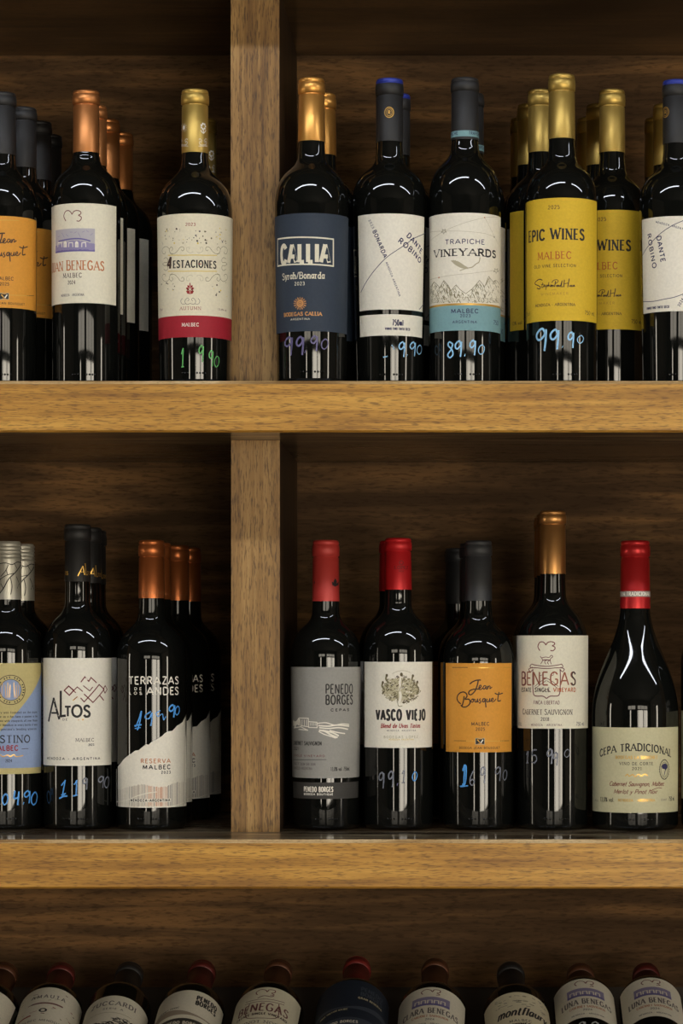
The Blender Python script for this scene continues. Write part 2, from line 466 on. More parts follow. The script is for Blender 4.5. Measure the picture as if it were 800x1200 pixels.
def struct(o):
    o['kind'] = 'structure'; return o
XL, XR, YB, YF, ZC = -4.2, 4.6, -5.8, 0.5, 3.0
struct(boxes('floor', [(XL, XR, YB, YF, -0.05, 0)], [tile]))
struct(boxes('ceiling', [(XL, XR, YB, YF, ZC, ZC + 0.05)], [ceil_m]))
struct(boxes('wall_front', [(XL, XR, YF, YF + 0.08, 0, ZC)], [dark_plaster]))
struct(boxes('wall_left', [(XL - 0.08, XL, YB, YF, 0, ZC)], [plaster]))
struct(boxes('wall_right', [(XR, XR + 0.08, YB, YF, 0, ZC)], [plaster]))
struct(boxes('wall_back', [(XL, XR, YB - 0.08, YB, 0, ZC)], [dark_plaster]))
frost = mat('frosted transom', (255, 244, 224), 0.5, emit=WINDOW_STRENGTH * .36)
def window(n, x0, x1, z0, z1, bars, glass_m=None, wall='back'):
    """framed window with panes between its bars, on the back wall (x from x0 to x1) or a side wall (y from x0 to x1)"""
    def bx(a, b, c, e, d0, d1):
        if wall == 'back': return (a, b, YB + d0, YB + d1, c, e)
        if wall == 'right': return (XR - d1, XR - d0, a, b, c, e)
        return (XL + d0, XL + d1, a, b, c, e)
    fr = boxes('window_%d' % n, [bx(x0 - .04, x1 + .04, z0 - .04, z0, .002, .05), bx(x0 - .04, x1 + .04, z1, z1 + .04, .002, .05)] +
               [bx(x - w, x + w, z0, z1, .002, .05) for x, w in [(x0 - .02, .02)] + bars + [(x1 + .02, .02)]], [frame_m])
    xs = [(x0, 0)] + bars + [(x1, 0)]
    boxes('pane', [bx(a + w + .001, b - v - .001, z0 + .001, z1 - .001, .005, .012) for (a, w), (b, v) in zip(xs[:-1], xs[1:])], [glass_m or day], fr)
    struct(fr)
window(1, -2.3, -0.2, 1.95, 2.36, [(-1.3, .03)], frost)
window(2, 0.45, 3.4, 0.3, 1.84, [(.66, .05), (2.1, .10), (2.5, .03)])
window(3, -1.7, -1.4, 0.3, 1.84, [])
window(4, 0.45, 3.4, 1.95, 2.36, [(1.3, .03), (2.4, .03)], frost)
window(5, -3.0, -2.55, 0.3, 2.1, [], None, 'right')
window(6, -1.25, -1.0, 0.3, 2.1, [], None, 'left')

def tube_light(x, y, lx, ly, label):
    t = tag(empty('ceiling_tube_light', (x, y, ZC)), label, 'ceiling light', 'fluorescent ceiling lights')
    boxes('housing', [(-lx / 2 - .03, lx / 2 + .03, -ly / 2 - .03, ly / 2 + .03, -.05, -.0005)], [mat('lamp housing', (225, 225, 220), .5)], t, .004)
    boxes('diffuser', [(-lx / 2, lx / 2, -ly / 2, ly / 2, -.075, -.051)], [mat('lit tube', (238, 244, 255), .4, emit=TUBE_STRENGTH)], t)
tube_light(-0.75, -1.25, 2.2, 0.08, 'ceiling tube light in front of the left half of the wine shelves')
tube_light(2.1, -1.25, 2.2, 0.08, 'second ceiling tube light, to the right in line with the first')

# ---------------------------------------------------------------- the shelving
oak_x = wood('oak board lengthwise', 'X', (134, 90, 30), (180, 129, 47), (206, 155, 66), (90, 58, 21), rough=.5, coat=.12, coat_rough=.25, along=4, across=120, pore_amt=.65, patch=.7)
oak_z = wood('oak upright', 'Z', (108, 77, 38), (146, 109, 58), (172, 134, 78), (70, 48, 25), rough=.5, coat=.12, coat_rough=.25, along=4, across=130, pore_amt=.75, patch=.6)
stain_x = wood('dark stained board', 'X', (68, 51, 35), (90, 68, 46), (132, 98, 62), (47, 34, 23), rough=.85, along=3.4, across=50, pore_amt=.45, bump=.05, patch=.9, spec=.08)
stain_z = wood('dark stained side', 'Z', (36, 26, 17), (54, 39, 25), (76, 55, 34), (26, 19, 12), rough=.6, coat=.15, coat_rough=.2, along=3, across=40, pore_amt=.5, spec=.2)
var_x = wood('varnished shelf face', 'X', (56, 42, 26), (80, 60, 38), (108, 82, 50), (38, 28, 17), rough=.4, coat=.7, coat_rough=.08, along=5, across=50, pore_amt=.5, bump=.05)
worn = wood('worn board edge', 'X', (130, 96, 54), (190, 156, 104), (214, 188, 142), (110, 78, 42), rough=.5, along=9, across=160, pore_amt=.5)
def scuffs_and_sheen(m):
    """pale scratches where bottles are slid over the front of the boards, with reflected sheen painted in"""
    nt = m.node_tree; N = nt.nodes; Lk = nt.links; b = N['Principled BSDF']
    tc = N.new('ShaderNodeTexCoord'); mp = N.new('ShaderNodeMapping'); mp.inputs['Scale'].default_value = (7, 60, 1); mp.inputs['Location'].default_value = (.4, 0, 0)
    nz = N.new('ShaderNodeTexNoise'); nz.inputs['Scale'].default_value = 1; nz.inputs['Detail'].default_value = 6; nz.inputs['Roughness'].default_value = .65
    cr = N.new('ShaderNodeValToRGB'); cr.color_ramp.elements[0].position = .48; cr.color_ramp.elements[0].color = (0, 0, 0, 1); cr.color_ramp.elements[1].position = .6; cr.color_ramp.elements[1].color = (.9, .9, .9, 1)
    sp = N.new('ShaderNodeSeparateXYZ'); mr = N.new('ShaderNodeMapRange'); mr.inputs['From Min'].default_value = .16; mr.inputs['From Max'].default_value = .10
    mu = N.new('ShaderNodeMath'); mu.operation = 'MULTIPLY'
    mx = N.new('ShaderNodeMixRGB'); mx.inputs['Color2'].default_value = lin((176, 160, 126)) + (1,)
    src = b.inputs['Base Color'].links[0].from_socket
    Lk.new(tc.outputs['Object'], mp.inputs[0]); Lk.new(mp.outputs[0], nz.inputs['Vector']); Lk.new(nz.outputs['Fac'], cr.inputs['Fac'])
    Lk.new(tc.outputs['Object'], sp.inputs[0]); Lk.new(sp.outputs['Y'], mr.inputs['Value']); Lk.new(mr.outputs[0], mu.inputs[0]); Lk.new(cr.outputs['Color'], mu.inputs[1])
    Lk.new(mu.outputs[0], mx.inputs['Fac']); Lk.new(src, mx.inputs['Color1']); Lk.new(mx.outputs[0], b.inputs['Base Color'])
scuffs_and_sheen(var_x)  # scratches plus pale reflections painted into the base colour near the front edge

YBK = 0.44                                    # back of the compartments
YD = 0.103                                    # uprights are set back this far
unit = tag(empty('wine_shelving', (0, 0.2, 0)), 'brown oak wine shelving with stained back and two open compartments per tier', 'shelving unit')
XA, XB = -0.84, 0.66
def fixed(o):
    o.parent = unit; o.matrix_parent_inverse = Matrix.Translation((0, -0.2, 0)); return o

def shelf(zt, zb):
    """thick front lip of honey oak, dark varnished top and underside; the front top arris is worn pale"""
    b, y1 = 0.0035, YBK - .0005
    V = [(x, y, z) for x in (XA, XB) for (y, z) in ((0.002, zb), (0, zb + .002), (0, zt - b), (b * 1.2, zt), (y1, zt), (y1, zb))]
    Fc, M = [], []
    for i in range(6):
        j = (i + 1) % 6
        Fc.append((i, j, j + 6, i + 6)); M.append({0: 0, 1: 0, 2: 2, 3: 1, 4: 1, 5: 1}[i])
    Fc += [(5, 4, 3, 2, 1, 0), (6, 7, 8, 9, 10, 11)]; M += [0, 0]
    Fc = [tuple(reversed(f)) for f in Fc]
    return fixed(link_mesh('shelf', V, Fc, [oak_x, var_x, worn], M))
ZL, ZLB = zf(984), zf(1041.5)
ZM, ZMB = zf(446), zf(506.5)
ZT = CAMZ + (VY + 50) * D0 / F
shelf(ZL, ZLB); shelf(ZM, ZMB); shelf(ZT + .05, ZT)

def upright(x0, x1, z0, z1, y0=YD):
    o = fixed(boxes('upright', [(x0, x1, y0, YBK - .001, z0, z1)], [oak_z, stain_z], None, 0, None))
    me = o.data
    for p in me.polygons:
        p.material_index = 0 if p.normal.y < -.5 else 1
    return o
ux0, ux1 = xf(270.8, YD), xf(327.8, YD)
upright(ux0, ux1, ZL + .0002, ZMB - .0002)
upright(ux0 - .0005, ux1 - .0005, ZM + .0002, ZT - .0002)
fixed(boxes('back_panel', [(XA, XB, YBK, YBK + .012, CAMZ - .400, ZT + .05)], [stain_x]))
for x0, x1 in ((XA - .03, XA - .0005), (XB + .0005, XB + .03)):
    fixed(boxes('side_panel', [(x0, x1, 0, YBK + .012, 0, ZT + .05)], [oak_z]))
# tilted rack at the bottom, on which bottles lie with their necks to the back
RT = math.radians(20)
RP = (0.0727, CAMZ - 0.473 - 0.037 * math.cos(RT))
def rack(s, n): return (RP[0] + s * math.cos(RT) - n * math.sin(RT), RP[1] + s * math.sin(RT) + n * math.cos(RT))
prof = [rack(-.045, -.02), rack(.24, -.02), rack(.24, -.0004), rack(-.025, -.0004), rack(-.025, .02), rack(-.045, .02)]
V = [(XA, y, z) for y, z in prof] + [(XB, y, z) for y, z in prof]
Fc = [(i, (i + 1) % 6, (i + 1) % 6 + 6, i + 6) for i in range(6)] + [(0, 5, 4, 3), (0, 3, 2, 1), (6, 9, 10, 11), (6, 7, 8, 9)]
fixed(link_mesh('bottle_rack', V, Fc, [stain_x]))
fixed(boxes('base_cabinet', [(XA, XB, .03, .44, 0.0, .80)], [oak_x], None, .004))

# ---------------------------------------------------------------- bottles
glass = mat('dark bottle glass', (14, 15, 13), 0.035, 0, 0.5)
glass.node_tree.nodes['Principled BSDF'].inputs['IOR'].default_value = 1.52

class Bottle:
    def __init__(s, **k): s.__dict__.update(k)
    def rad(s, z):
        if z >= s.zs1: return s.rt
        return s.rb + (s.rt - s.rb) * max(0, z) / s.zs1
    def crad(s, z):
        t = (z - s.zcb) / (s.zlip - s.zcb)
        return s.cb + (s.ct - s.cb) * min(1, max(0, t))
    def flat_on(s, rf, R):
        def tf(x, y):
            a, z = 0.0, (VY - y) * s.d / F + CAMZ - s.zb
            for _ in range(6):
                r = rf(z); dep = s.d - r * math.cos(a)
                q = ((x - VX) * dep / F - s.X) / r
                a = math.asin(max(-.995, min(.995, q)))
                z = CAMZ - (y - VY) * (s.d - r * math.cos(a)) / F - s.zb
            return (a * R, z)
        return tf
    def label_art(s, off=.0003):
        zl = s.zs1 * .6; R = s.rad(zl)
        if s.mm: return Art(s.rad, R, lambda x, y: (x * .001, y * .001), off, .001)
        return Art(s.rad, R, s.flat_on(s.rad, R), off, (s.d - R) / F)
    def cap_art(s):
        R = s.crad((s.zcb + s.zlip) / 2)
        if s.mm: return Art(s.crad, R, lambda x, y: (x * .001, y * .001), .0003, .001)
        return Art(s.crad, R, s.flat_on(s.crad, R), .00025, (s.d - R) / F)

def px_bottle(cx, Y, zshelf, r, neck, cap, ys, ccx=None, shape='bordeaux'):
    """measures a bottle from the photo: radii and heights in pixels at the depth of its axis"""
    d = D0 + Y; k = d / F
    X = (cx - VX) * k
    z = lambda y: CAMZ - (y - VY) * k - zshelf
    return Bottle(mm=False, cx=cx, Y=Y, d=d, X=X, zb=zshelf, rt=r[0] * k, rb=r[1] * k, rn=neck * k, cb=cap[0] * k, ct=cap[1] * k, cl=cap[2] * k,
                  ztop=z(ys[0]), zlip=z(ys[1]), zcb=z(ys[2]), zs0=z(ys[3]), zs1=z(ys[4]), shape=shape)
def mm_bottle(rt=.035, h=.30, zs1=.195, zs0=.226, rn=.0145, zcb=.243, shape='bordeaux'):
    return Bottle(mm=True, rt=rt, rb=rt, rn=rn, cb=.0148, ct=.0146, cl=.0156, ztop=h, zlip=h - .017, zcb=zcb, zs0=zs0, zs1=zs1, shape=shape)

def glass_mesh(b):
    P = [(0, .004), (b.rb * .55, .003), (b.rb - .007, .0), (b.rb - .005, .0)]
    for i in range(1, 7):
        a = math.pi / 2 * i / 6
        P.append((b.rb - .005 + .005 * math.sin(a), .006 - .006 * math.cos(a)))
    P.append((b.rad(b.zs1 * .5), b.zs1 * .5))
    h = b.zs0 - b.zs1
    if b.shape == 'bordeaux': c1, c2 = (b.rn, b.zs0 - .38 * h), (b.rt, b.zs0 - .25 * h)
    else: c1, c2 = (b.rn * 1.15, b.zs0 - .33 * h), (b.rt, b.zs1 + .42 * h)
    p0, p3 = (b.rt, b.zs1), (b.rn, b.zs0)
    for i in range(25):
        t = i / 24; q = 1 - t
        P.append(tuple(q ** 3 * p0[j] + 3 * q * q * t * c2[j] + 3 * q * t * t * c1[j] + t ** 3 * p3[j] for j in (0, 1)))
    P += [(min(b.rn, b.cb - .0004), (b.zs0 + b.zcb) / 2 if b.zs0 < b.zcb else b.zs0 + .001), (b.cb - .0006, max(b.zcb, b.zs0 + .002) + .002), (min(b.cb, b.ct) - .0012, b.zlip)]
    V, Fc = lathe(P, 72)
    sm = [True] * len(Fc)
    # small raised dots moulded around the heel of the bottle
    for i in range(-4, 5):
        if i in (0, -1): continue
        a = i * .085 + .06; z0 = .0115; n = len(V); r = b.rad(z0)
        ca, sa = math.cos(a), math.sin(a)
        for (rr, oo) in ((.0011, .0000), (.0008, .0007)):
            for k in range(8):
                e = k * math.pi / 4; du = rr * math.cos(e); dz = rr * math.sin(e)
                V.append(((r + oo) * sa + du * ca, -(r + oo) * ca + du * sa, z0 + dz))
        V.append(((r + .0009) * sa, -(r + .0009) * ca, z0))
        for k in range(8):
            k2 = (k + 1) % 8
            Fc.append((n + k, n + k2, n + 8 + k2, n + 8 + k)); Fc.append((n + 8 + k, n + 8 + k2, n + 16)); sm += [True, True]
    return V, Fc, sm

def capsule_mesh(b, style):
    e = .0004
    if style == 'screw':
        zj = b.zlip - .001
        P = [(b.cb, b.zcb), (b.ct, zj), None, (b.ct + e, zj), (b.ct + e, zj + .002)]
        z = zj + .002; top = b.ztop - .0015
        n = 4
        for i in range(n):
            a = z + (top - z) * i / n; c = z + (top - z) * (i + 1) / n
            P += [(b.cl - .0009, a), (b.cl, a + (c - a) * .3), (b.cl, a + (c - a) * .8), (b.cl - .0009, c)]
        P += [(b.cl - .0016, b.ztop), None, (b.cl - .0016, b.ztop), (0, b.ztop)]
    else:
        g = b.ztop - (b.ztop - b.zlip) * .28
        P = [(b.cb, b.zcb), (b.ct, b.zlip - .0016), (b.ct - .0008, b.zlip - .0010), (b.ct - .0008, b.zlip - .0002), None, (b.ct - .0008, b.zlip - .0002), (b.cl, b.zlip + .0006), (b.cl + .0002, (b.zlip + g) / 2), (b.cl - .0001, g - .0008),
             (b.cl - .0009, g - .0002), (b.cl - .0009, g + .0003), (b.cl - .0003, g + .0009), (b.cl - .0006, b.ztop - .0018), (b.cl - .0013, b.ztop - .0005), (b.cl - .003, b.ztop), None, (b.cl - .003, b.ztop), (0, b.ztop)]
    return lathe(P, 56)

def build_bottle(b, cap_mat, cap_style, label_fn, name='wine_bottle', price=None, cap_fn=None, cap_top=None):
    root = empty(name)
    V, Fc, sm = glass_mesh(b)
    link_mesh('glass_body', V, Fc, [glass], None, root, sm)
    V, Fc = capsule_mesh(b, cap_style)
    c = link_mesh('capsule' if cap_style != 'screw' else 'screw_cap', V, Fc, [cap_mat] + ([cap_top] if cap_top else []), None, root, True)
    if cap_top:
        zt = b.ztop - (b.ztop - b.zlip) * .34
        for p in c.data.polygons:
            if p.center.z > zt: p.material_index = 1
    if cap_fn:
        A = b.cap_art(); cap_fn(A, b); A.build('capsule_print', c)
    for nm, fn in label_fn:
        A = b.label_art(); fn(A, b)
        if A.V: A.build(nm, root)
    if price:
        A = b.label_art(.0002); price(A, b); A.build('price_writing', root)
    return root

def copy_bottle(root):
    r = root.copy(); COL.objects.link(r)
    for ch in root.children:
        c = ch.copy(); COL.objects.link(c); c.parent = r
        for g in ch.children:
            e = g.copy(); COL.objects.link(e); e.parent = c
    return r

# ---------------------------------------------------------------- inks, papers, foils
cream = paper('cream paper', (226, 220, 198)); white = paper('white paper', (232, 227, 212)); warmw = paper('ivory paper', (224, 216, 190))
orange = paper('orange paper', (216, 150, 56)); yellow = paper('yellow paper', (214, 178, 46)); navy = paper('navy paper', (48, 58, 72))
greyp = paper('grey paper', (150, 148, 142)); char = paper('charcoal paper', (62, 60, 57)); wine = paper('wine red paper', (158, 32, 46))
teal = paper('teal paper', (122, 162, 168)); khaki = paper('khaki paper', (192, 178, 122)); blueg = paper('blue grey paper', (140, 158, 192)); sage = paper('sage paper', (196, 190, 154))
blk = mat('black ink', (28, 24, 24)); dkblue = mat('navy ink', (38, 36, 78)); brown = mat('brown ink', (58, 34, 22)); red = mat('red ink', (150, 34, 36)); dred = mat('dark red ink', (108, 26, 30))
copper = mat('copper print', (186, 116, 70), .45, .25); gold = mat('gold print', (214, 170, 84), .35, .7); olive = mat('olive ink', (122, 116, 84)); pale = mat('pale ink', (176, 168, 140))
gry = mat('grey ink', (104, 98, 96)); wht = mat('white ink', (236, 230, 216)); violet = mat('violet ink', (140, 132, 170)); viol2 = mat('deep violet ink', (104, 94, 152)); lgt = mat('light grey violet ink', (176, 172, 178))
rust = mat('rust ink', (176, 84, 26)); ochre = mat('ochre ink', (178, 136, 40)); purple = mat('maroon ink', (112, 62, 62)); yel = mat('yellow ink', (214, 190, 92)); tan = mat('taupe ink', (166, 152, 136))
mk_blue = mat('blue marker', (82, 158, 232), .5); mk_pale = mat('pale blue marker', (150, 204, 244), .5); mk_violet = mat('violet marker', (96, 90, 132), .5); mk_green = mat('green marker', (96, 176, 96), .5)
mk_grey = mat('grey marker', (112, 116, 128), .5); mk_orange = mat('orange marker', (206, 104, 46), .5); mk_white = mat('white marker', (190, 196, 200), .5)
f_copper = foil('copper foil', (204, 134, 78), .38, .8); f_gold = foil('gold foil', (206, 168, 84), .36, .8); f_oldgold = foil('old gold foil', (194, 162, 84), .4, .75); f_amber = foil('amber gold foil', (224, 162, 82), .34, .8)
f_bronze = foil('burnt copper foil', (192, 110, 60), .38, .75); f_black = foil('black capsule', (30, 29, 29), .55, 0, .08); f_char = foil('charcoal capsule', (44, 45, 48), .5, 0, .08)
f_red = foil('red foil', (206, 34, 40), .4, .35); f_brick = foil('brick red capsule', (186, 58, 52), .45, .2); f_dkred = foil('deep red foil', (186, 36, 38), .36, .5); f_blue = foil('blue foil', (44, 58, 150), .4, .3)
f_silver = foil('silver capsule', (186, 182, 168), .4, .5)
f_wine = foil('dull red capsule', (92, 32, 28), .45, .2); f_brown = foil('brown capsule', (92, 56, 36), .45, .3)

def wrap(A, b, xedge, xc, ytop, ybot, m, lay=0):
    """label sheet: visible edge at pixel column xedge, centred on column xc; heights given where it faces the camera"""
    uc = A.to_flat(xc, ytop)[0]; h = abs(A.to_flat(xedge, (ytop + ybot) / 2)[0] - uc)
    v1 = A.to_flat(b.cx, ytop)[1]; v0 = A.to_flat(b.cx, ybot)[1]
    A.sheet(uc - h, uc + h, v0, v1, m, lay)
    return uc, h, v0, v1

def hand(A, items, m, wt=.13):
    """price figures: (figure, x, y top, width, height)"""
    for it in items:
        ch, x, y, w, h = it[:5]; k = it[5] if len(it) > 5 else m
        A.text(ch, x, x + w, y + h, h, k, wt, font=HAND)

def emblem_m(A, x, y, w, h, m, lw):
    A.line([(x + .12 * w, y + h), (x, y + .55 * h), (x + .1 * w, y + .1 * h), (x + .28 * w, y + .02 * h), (x + .42 * w, y + .2 * h), (x + .47 * w, y + .38 * h)], lw, m, True)
    A.line([(x + .47 * w, y + .38 * h), (x + .58 * w, y + .1 * h), (x + .78 * w, y), (x + .97 * w, y + .12 * h), (x + .98 * w, y + .32 * h), (x + .84 * w, y + .45 * h)], lw, m, True)
    A.line([(x + .84 * w, y + .45 * h), (x + w, y + .6 * h), (x + w, y + .82 * h), (x + .88 * w, y + h), (x + .74 * w, y + .97 * h)], lw, m, True)

# ---- orange label with script name
def lab_jean(A, b):
    wrap(A, b, 522.5, 561, 777.5, 882, orange)
    A.line([(530, 782.5), (548, 782.5)], .7, brown); A.line([(550, 782.8), (579, 782.8)], .8, gold); A.line([(590, 782.5), (598, 782.5)], .6, ochre)
    k = lambda P: [(520 + x / 9.524, 775 + y / 9.524) for x, y in P]
    S = lambda P, w=.95: A.line(k(P), w * 1.25, brown, True)
    S([(288, 258), (320, 232), (365, 214), (412, 212)], 1.2); S([(383, 214), (372, 270), (345, 335), (305, 375), (278, 365), (285, 335), (330, 315), (385, 312), (410, 290)], 1.2)
    S([(392, 300), (414, 286), (410, 270), (394, 280), (392, 312), (412, 318), (432, 300)])
    S([(470, 280), (448, 276), (436, 300), (448, 314), (470, 286), (468, 310), (480, 312)]); S([(486, 276), (484, 312), (500, 280), (514, 284), (512, 308), (536, 290)])
    S([(226, 392), (220, 440), (205, 500)], 1.3); S([(190, 478), (160, 450), (148, 410), (170, 365), (215, 345), (250, 362), (258, 395), (238, 425), (282, 428), (292, 470), (255, 508), (212, 512), (190, 490)], 1.2)
    S([(315, 424), (302, 448), (318, 460), (332, 440), (318, 424), (345, 428)]); S([(348, 424), (346, 452), (362, 456), (376, 424), (374, 456), (390, 446)])
    S([(408, 418), (396, 434), (412, 452), (400, 470), (390, 462)]); S([(458, 420), (436, 424), (430, 450), (448, 454), (462, 424), (464, 470), (468, 518)], 1.1)
    S([(480, 420), (478, 452), (496, 454), (510, 420), (508, 452), (522, 446)]); S([(526, 440), (548, 430), (544, 414), (528, 424), (530, 450), (556, 450), (580, 420)])
    S([(612, 345), (600, 410), (602, 446), (632, 440)], 1.2); S([(565, 358), (600, 372), (655, 358)], 1.1)
    A.text('MALBEC', 552, 573, 850.5, 3.8, brown, .16, track=.14); A.text('2025', 557, 568, 856.5, 3.4, brown, .16)
    A.line([(532, 868.3), (546, 868.5)], .6, brown); A.line([(546, 868.6), (590, 868.6)], .7, gold); A.line([(586, 868.5), (596, 868.3)], .6, brown)
    A.shape([(557, 865.5), (567.5, 865.5), (567.5, 872.5), (557, 872.5)], blk, 2); A.line([(557, 865.5), (567.5, 865.5), (567.5, 872.5), (557, 872.5)], .6, pale, closed=True, lay=3)
    A.line([(559, 867), (562, 870.5)], 1, gold, lay=3); A.line([(563, 871), (565.5, 867.5), (564, 870)], 1.2, wht, lay=3)
    A.text('BODEGA JEAN BOUSQUET', 538, 585.5, 878, 2.4, brown, .17, track=.22)
def price_jean(A, b):
    hand(A, [('1', 541, 897, 5, 23, mk_blue), ('6', 549, 903, 8, 18), ('9', 562, 899, 7, 20), ('9', 579, 899, 8, 17), ('0', 588, 902, 6, 13)], mk_grey, .07)
    A.line([(542, 902), (546, 898), (545, 918), (539.5, 922), (548.5, 921)], 1.6, mk_blue, True)

# ---- cream label with blue picture
def lab_juan(A, b, x0=84, right=135.8):
    wrap(A, b, right, x0, 238.5, 355.5, cream)
    emblem_m(A, 75, 247, 20, 12.5, dred, 1)
    us = [A.to_flat(65.5 + (111 - 65.5) * i / 40, 280) for i in range(41)]; u = [p[0] for p in us]; k = 41
    v = lambda y: A.to_flat(90, y)[1]
    rnd = random.Random(4)
    A.grid(u, [v(295)] * k, [v(268)] * k, lgt, 1)
    A.grid(u, [v(295)] * k, [v(287 - 4 * math.exp(-((i - 20) / 14) ** 2) - rnd.random()) for i in range(k)], violet, 2)
    A.grid(u, [v(295)] * k, [v(292.5 + rnd.random()) for i in range(k)], viol2, 3)
    for i in range(9): A.line([(68 + i * 4.7, 270 + rnd.random() * 8), (71 + i * 4.7, 271 + rnd.random() * 8)], .5, violet, lay=2)
    A.line([(69, 283.2), (76, 281.6), (86, 280.2), (96, 280.4), (106, 283)], 1.6, viol2, True, lay=3)
    for i, x in enumerate((70.5, 76.8, 83, 90, 98)):
        if i % 2: 
            A.shape([(x - 1.9, 290.2), (x - 1.9, 284.4), (x, 282.8), (x + 1.9, 284.4), (x + 1.9, 290.2)], wht, 4)
            A.line([(x - .7, 286), (x - .7, 289.5)], .5, lgt, lay=5); A.line([(x + .7, 286), (x + .7, 289.5)], .5, lgt, lay=5)
        else: A.line([(x - 2.2, 290), (x - 2, 285), (x + 2.2, 284.6), (x + 2.6, 290)], .9, wht, lay=4)
    A.text('JUAN BENEGAS', 61.3, 122, 316.3, 11, copper, .13, True, .45, small=.93, track=.08)
    A.text('MALBEC', 74, 96, 325.5, 5, brown, .13, True, .5, track=.22); A.text('2024', 79.5, 88.5, 333.3, 4, brown, .14, True, .6)
    A.text('MENDOZA - ARGENTINA', 72, 98.5, 347.3, 2.8, gry, .13, track=.16)

# ---- cream and red label with scrolls and dots
def lab_seasons(A, b):
    uc, h, v0, v1 = wrap(A, b, 184.3, b.cx, 250.5, 395.5, warmw)
    vr = A.to_flat(b.cx, 370)[1]; A.sheet(uc - h, uc + h, v0, vr, wine, 1)
    k = lambda P: [(182 + x / 8, 250 + y / 8) for x, y in P]
    A.text('2023', 217.3, 229, 265, 3.4, red, .14, True, .6, track=.2)
    rnd = random.Random(11)
    for i in range(110):
        up = rnd.random() < .6; x = rnd.uniform(188, 266)
        y = rnd.uniform(268, 287) if up else rnd.uniform(331, 350)
        if not up and 207 < x < 246: continue
        if up and abs(x - 227) < 12 and y < 271: continue
        A.disc(x, y, rnd.choice((.5, .6, .8, 1.15)), rnd.choice((blk, olive, brown, yel, pale, gry)), 6)
    for sx in (1, -1):
        for sy in (1, -1):
            m = lambda P: [(228.2 + sx * x, 309.8 + sy * y) for x, y in P]
            A.line(m([(-26, -11), (-29, -14), (-30, -18), (-33, -20.5), (-36.5, -19), (-38, -15.5), (-36.5, -12), (-34.2, -12.5), (-34.5, -14.6)]), .5, olive, True)
            A.line(m([(-30, -17), (-27.6, -20), (-25.4, -18), (-26.6, -15.6)]), .5, olive, True)
            A.line(m([(-29, -12.5), (-24, -12.2), (-20, -15.5), (-17, -19.5), (-13.5, -20), (-12.6, -17), (-14.4, -15.4), (-15.6, -17)]), .5, olive, True)
            A.line(m([(-2, -14.5), (-5, -13), (-9, -15), (-9.5, -19), (-6.5, -19.5), (-6.4, -17)]), .4, pale, True)
        m = lambda P: [(228.2 + sx * x, 309.8 + y) for x, y in P]
        for q in (1, -1):
            A.line([(228.2 + sx * x, 309.8 + q * y) for x, y in [(-37.5, 0), (-35, 2), (-32, 2), (-31.3, 5.5), (-33.5, 7.6), (-36, 6)]], .5, olive, True)
    for yy in (299.6, 318.4):
        A.line([(197, yy), (215, yy), (241, yy), (254, yy)], 1.0, yel)
    A.text('4', 195.3, 201.8, 315.3, 13.5, brown, .2, con=.8, slant=.1, lay=3); A.text('ESTACIONES', 202.8, 253.2, 313.6, 8, blk, .17, True, .6, track=.14, lay=3); A.line([(232.3, 309.7), (236, 309.7)], .9, red, lay=4)
    A.shape([(222.6, 345), (219.5, 344.5), (218, 341.5), (219.8, 340.6), (217.6, 338), (219.8, 337), (219.2, 334.6), (221.4, 335), (222.6, 331), (223.8, 335), (226, 334.6), (225.4, 337), (227.6, 338), (225.4, 340.6), (227.2, 341.5), (225.7, 344.5)], red)
    A.line([(222.6, 334), (222.6, 344)], .5, warmw, lay=2)
    for q in (-1, 1): 
        A.line([(222.6 + q * x, y) for x, y in [(-2.2, 337.5), (0, 339.4), (-2.4, 341)]], .45, warmw, lay=2)
        A.line([(222.9 + q * x, y) for x, y in [(0, 356), (4, 357), (6.4, 353.5), (3.4, 349.6), (1.4, 351.5), (3, 353.2)]], .5, gry, True)
        A.line([(222.9 + q * x, y) for x, y in [(5, 356.4), (9.4, 356.6), (11, 353), (9, 350)]], .5, gry, True)
    A.text('AUTUMN', 210.6, 235.4, 363.4, 3.6, red, .12, True, .5, track=.3)
    A.text('75cl', 187.4, 191, 364.4, 2.2, purple, .14); A.text('13,4% vol', 255, 265, 364.4, 2.2, purple, .14)
    A.text('MALBEC', 213, 233, 382.6, 3.7, wht, .17, True, .55, track=.14, lay=3)
def price_seasons(A, b):
    hand(A, [('1', 212, 409, 4, 22), ('9', 232, 405, 7, 20), ('9', 244, 411, 6, 19), ('0', 250, 417, 7, 14)], mk_green, .06)
def cap_seasons(A, b):
    for x, y in ((215.5, 150),):
        A.disc(x, y, 2, wht, 10, 2.6)
        for i in range(10): A.line([(x + 2.6 * math.cos(i * .628), y + 3.4 * math.sin(i * .628)), (x + 3.6 * math.cos(i * .628), y + 4.8 * math.sin(i * .628))], .6, wht)
    for i in range(7): A.disc(238 + 2.4 * math.cos(i * .9), 148.5 + 3.2 * math.sin(i * .9), 1.2, wht, 8)
    A.line([(238, 151), (238.2, 157)], .9, wht); A.line([(235, 153), (238, 156.5), (241, 153)], 1, wht, True)
    for x in (215.5, 237.5):
        for q in (1, -1): A.line([(x + q * .3, 170), (x + q * 3, 170), (x + q * 4.2, 167), (x + q * 2.4, 166), (x + q * 2.4, 168)], .6, wht, True); A.line([(x + q * 1, 166), (x + q * 3, 163), (x + q * 4.6, 164)], .6, wht, True)
        A.line([(x - 5, 171.6), (x + 5, 171.6)], .6, wht)

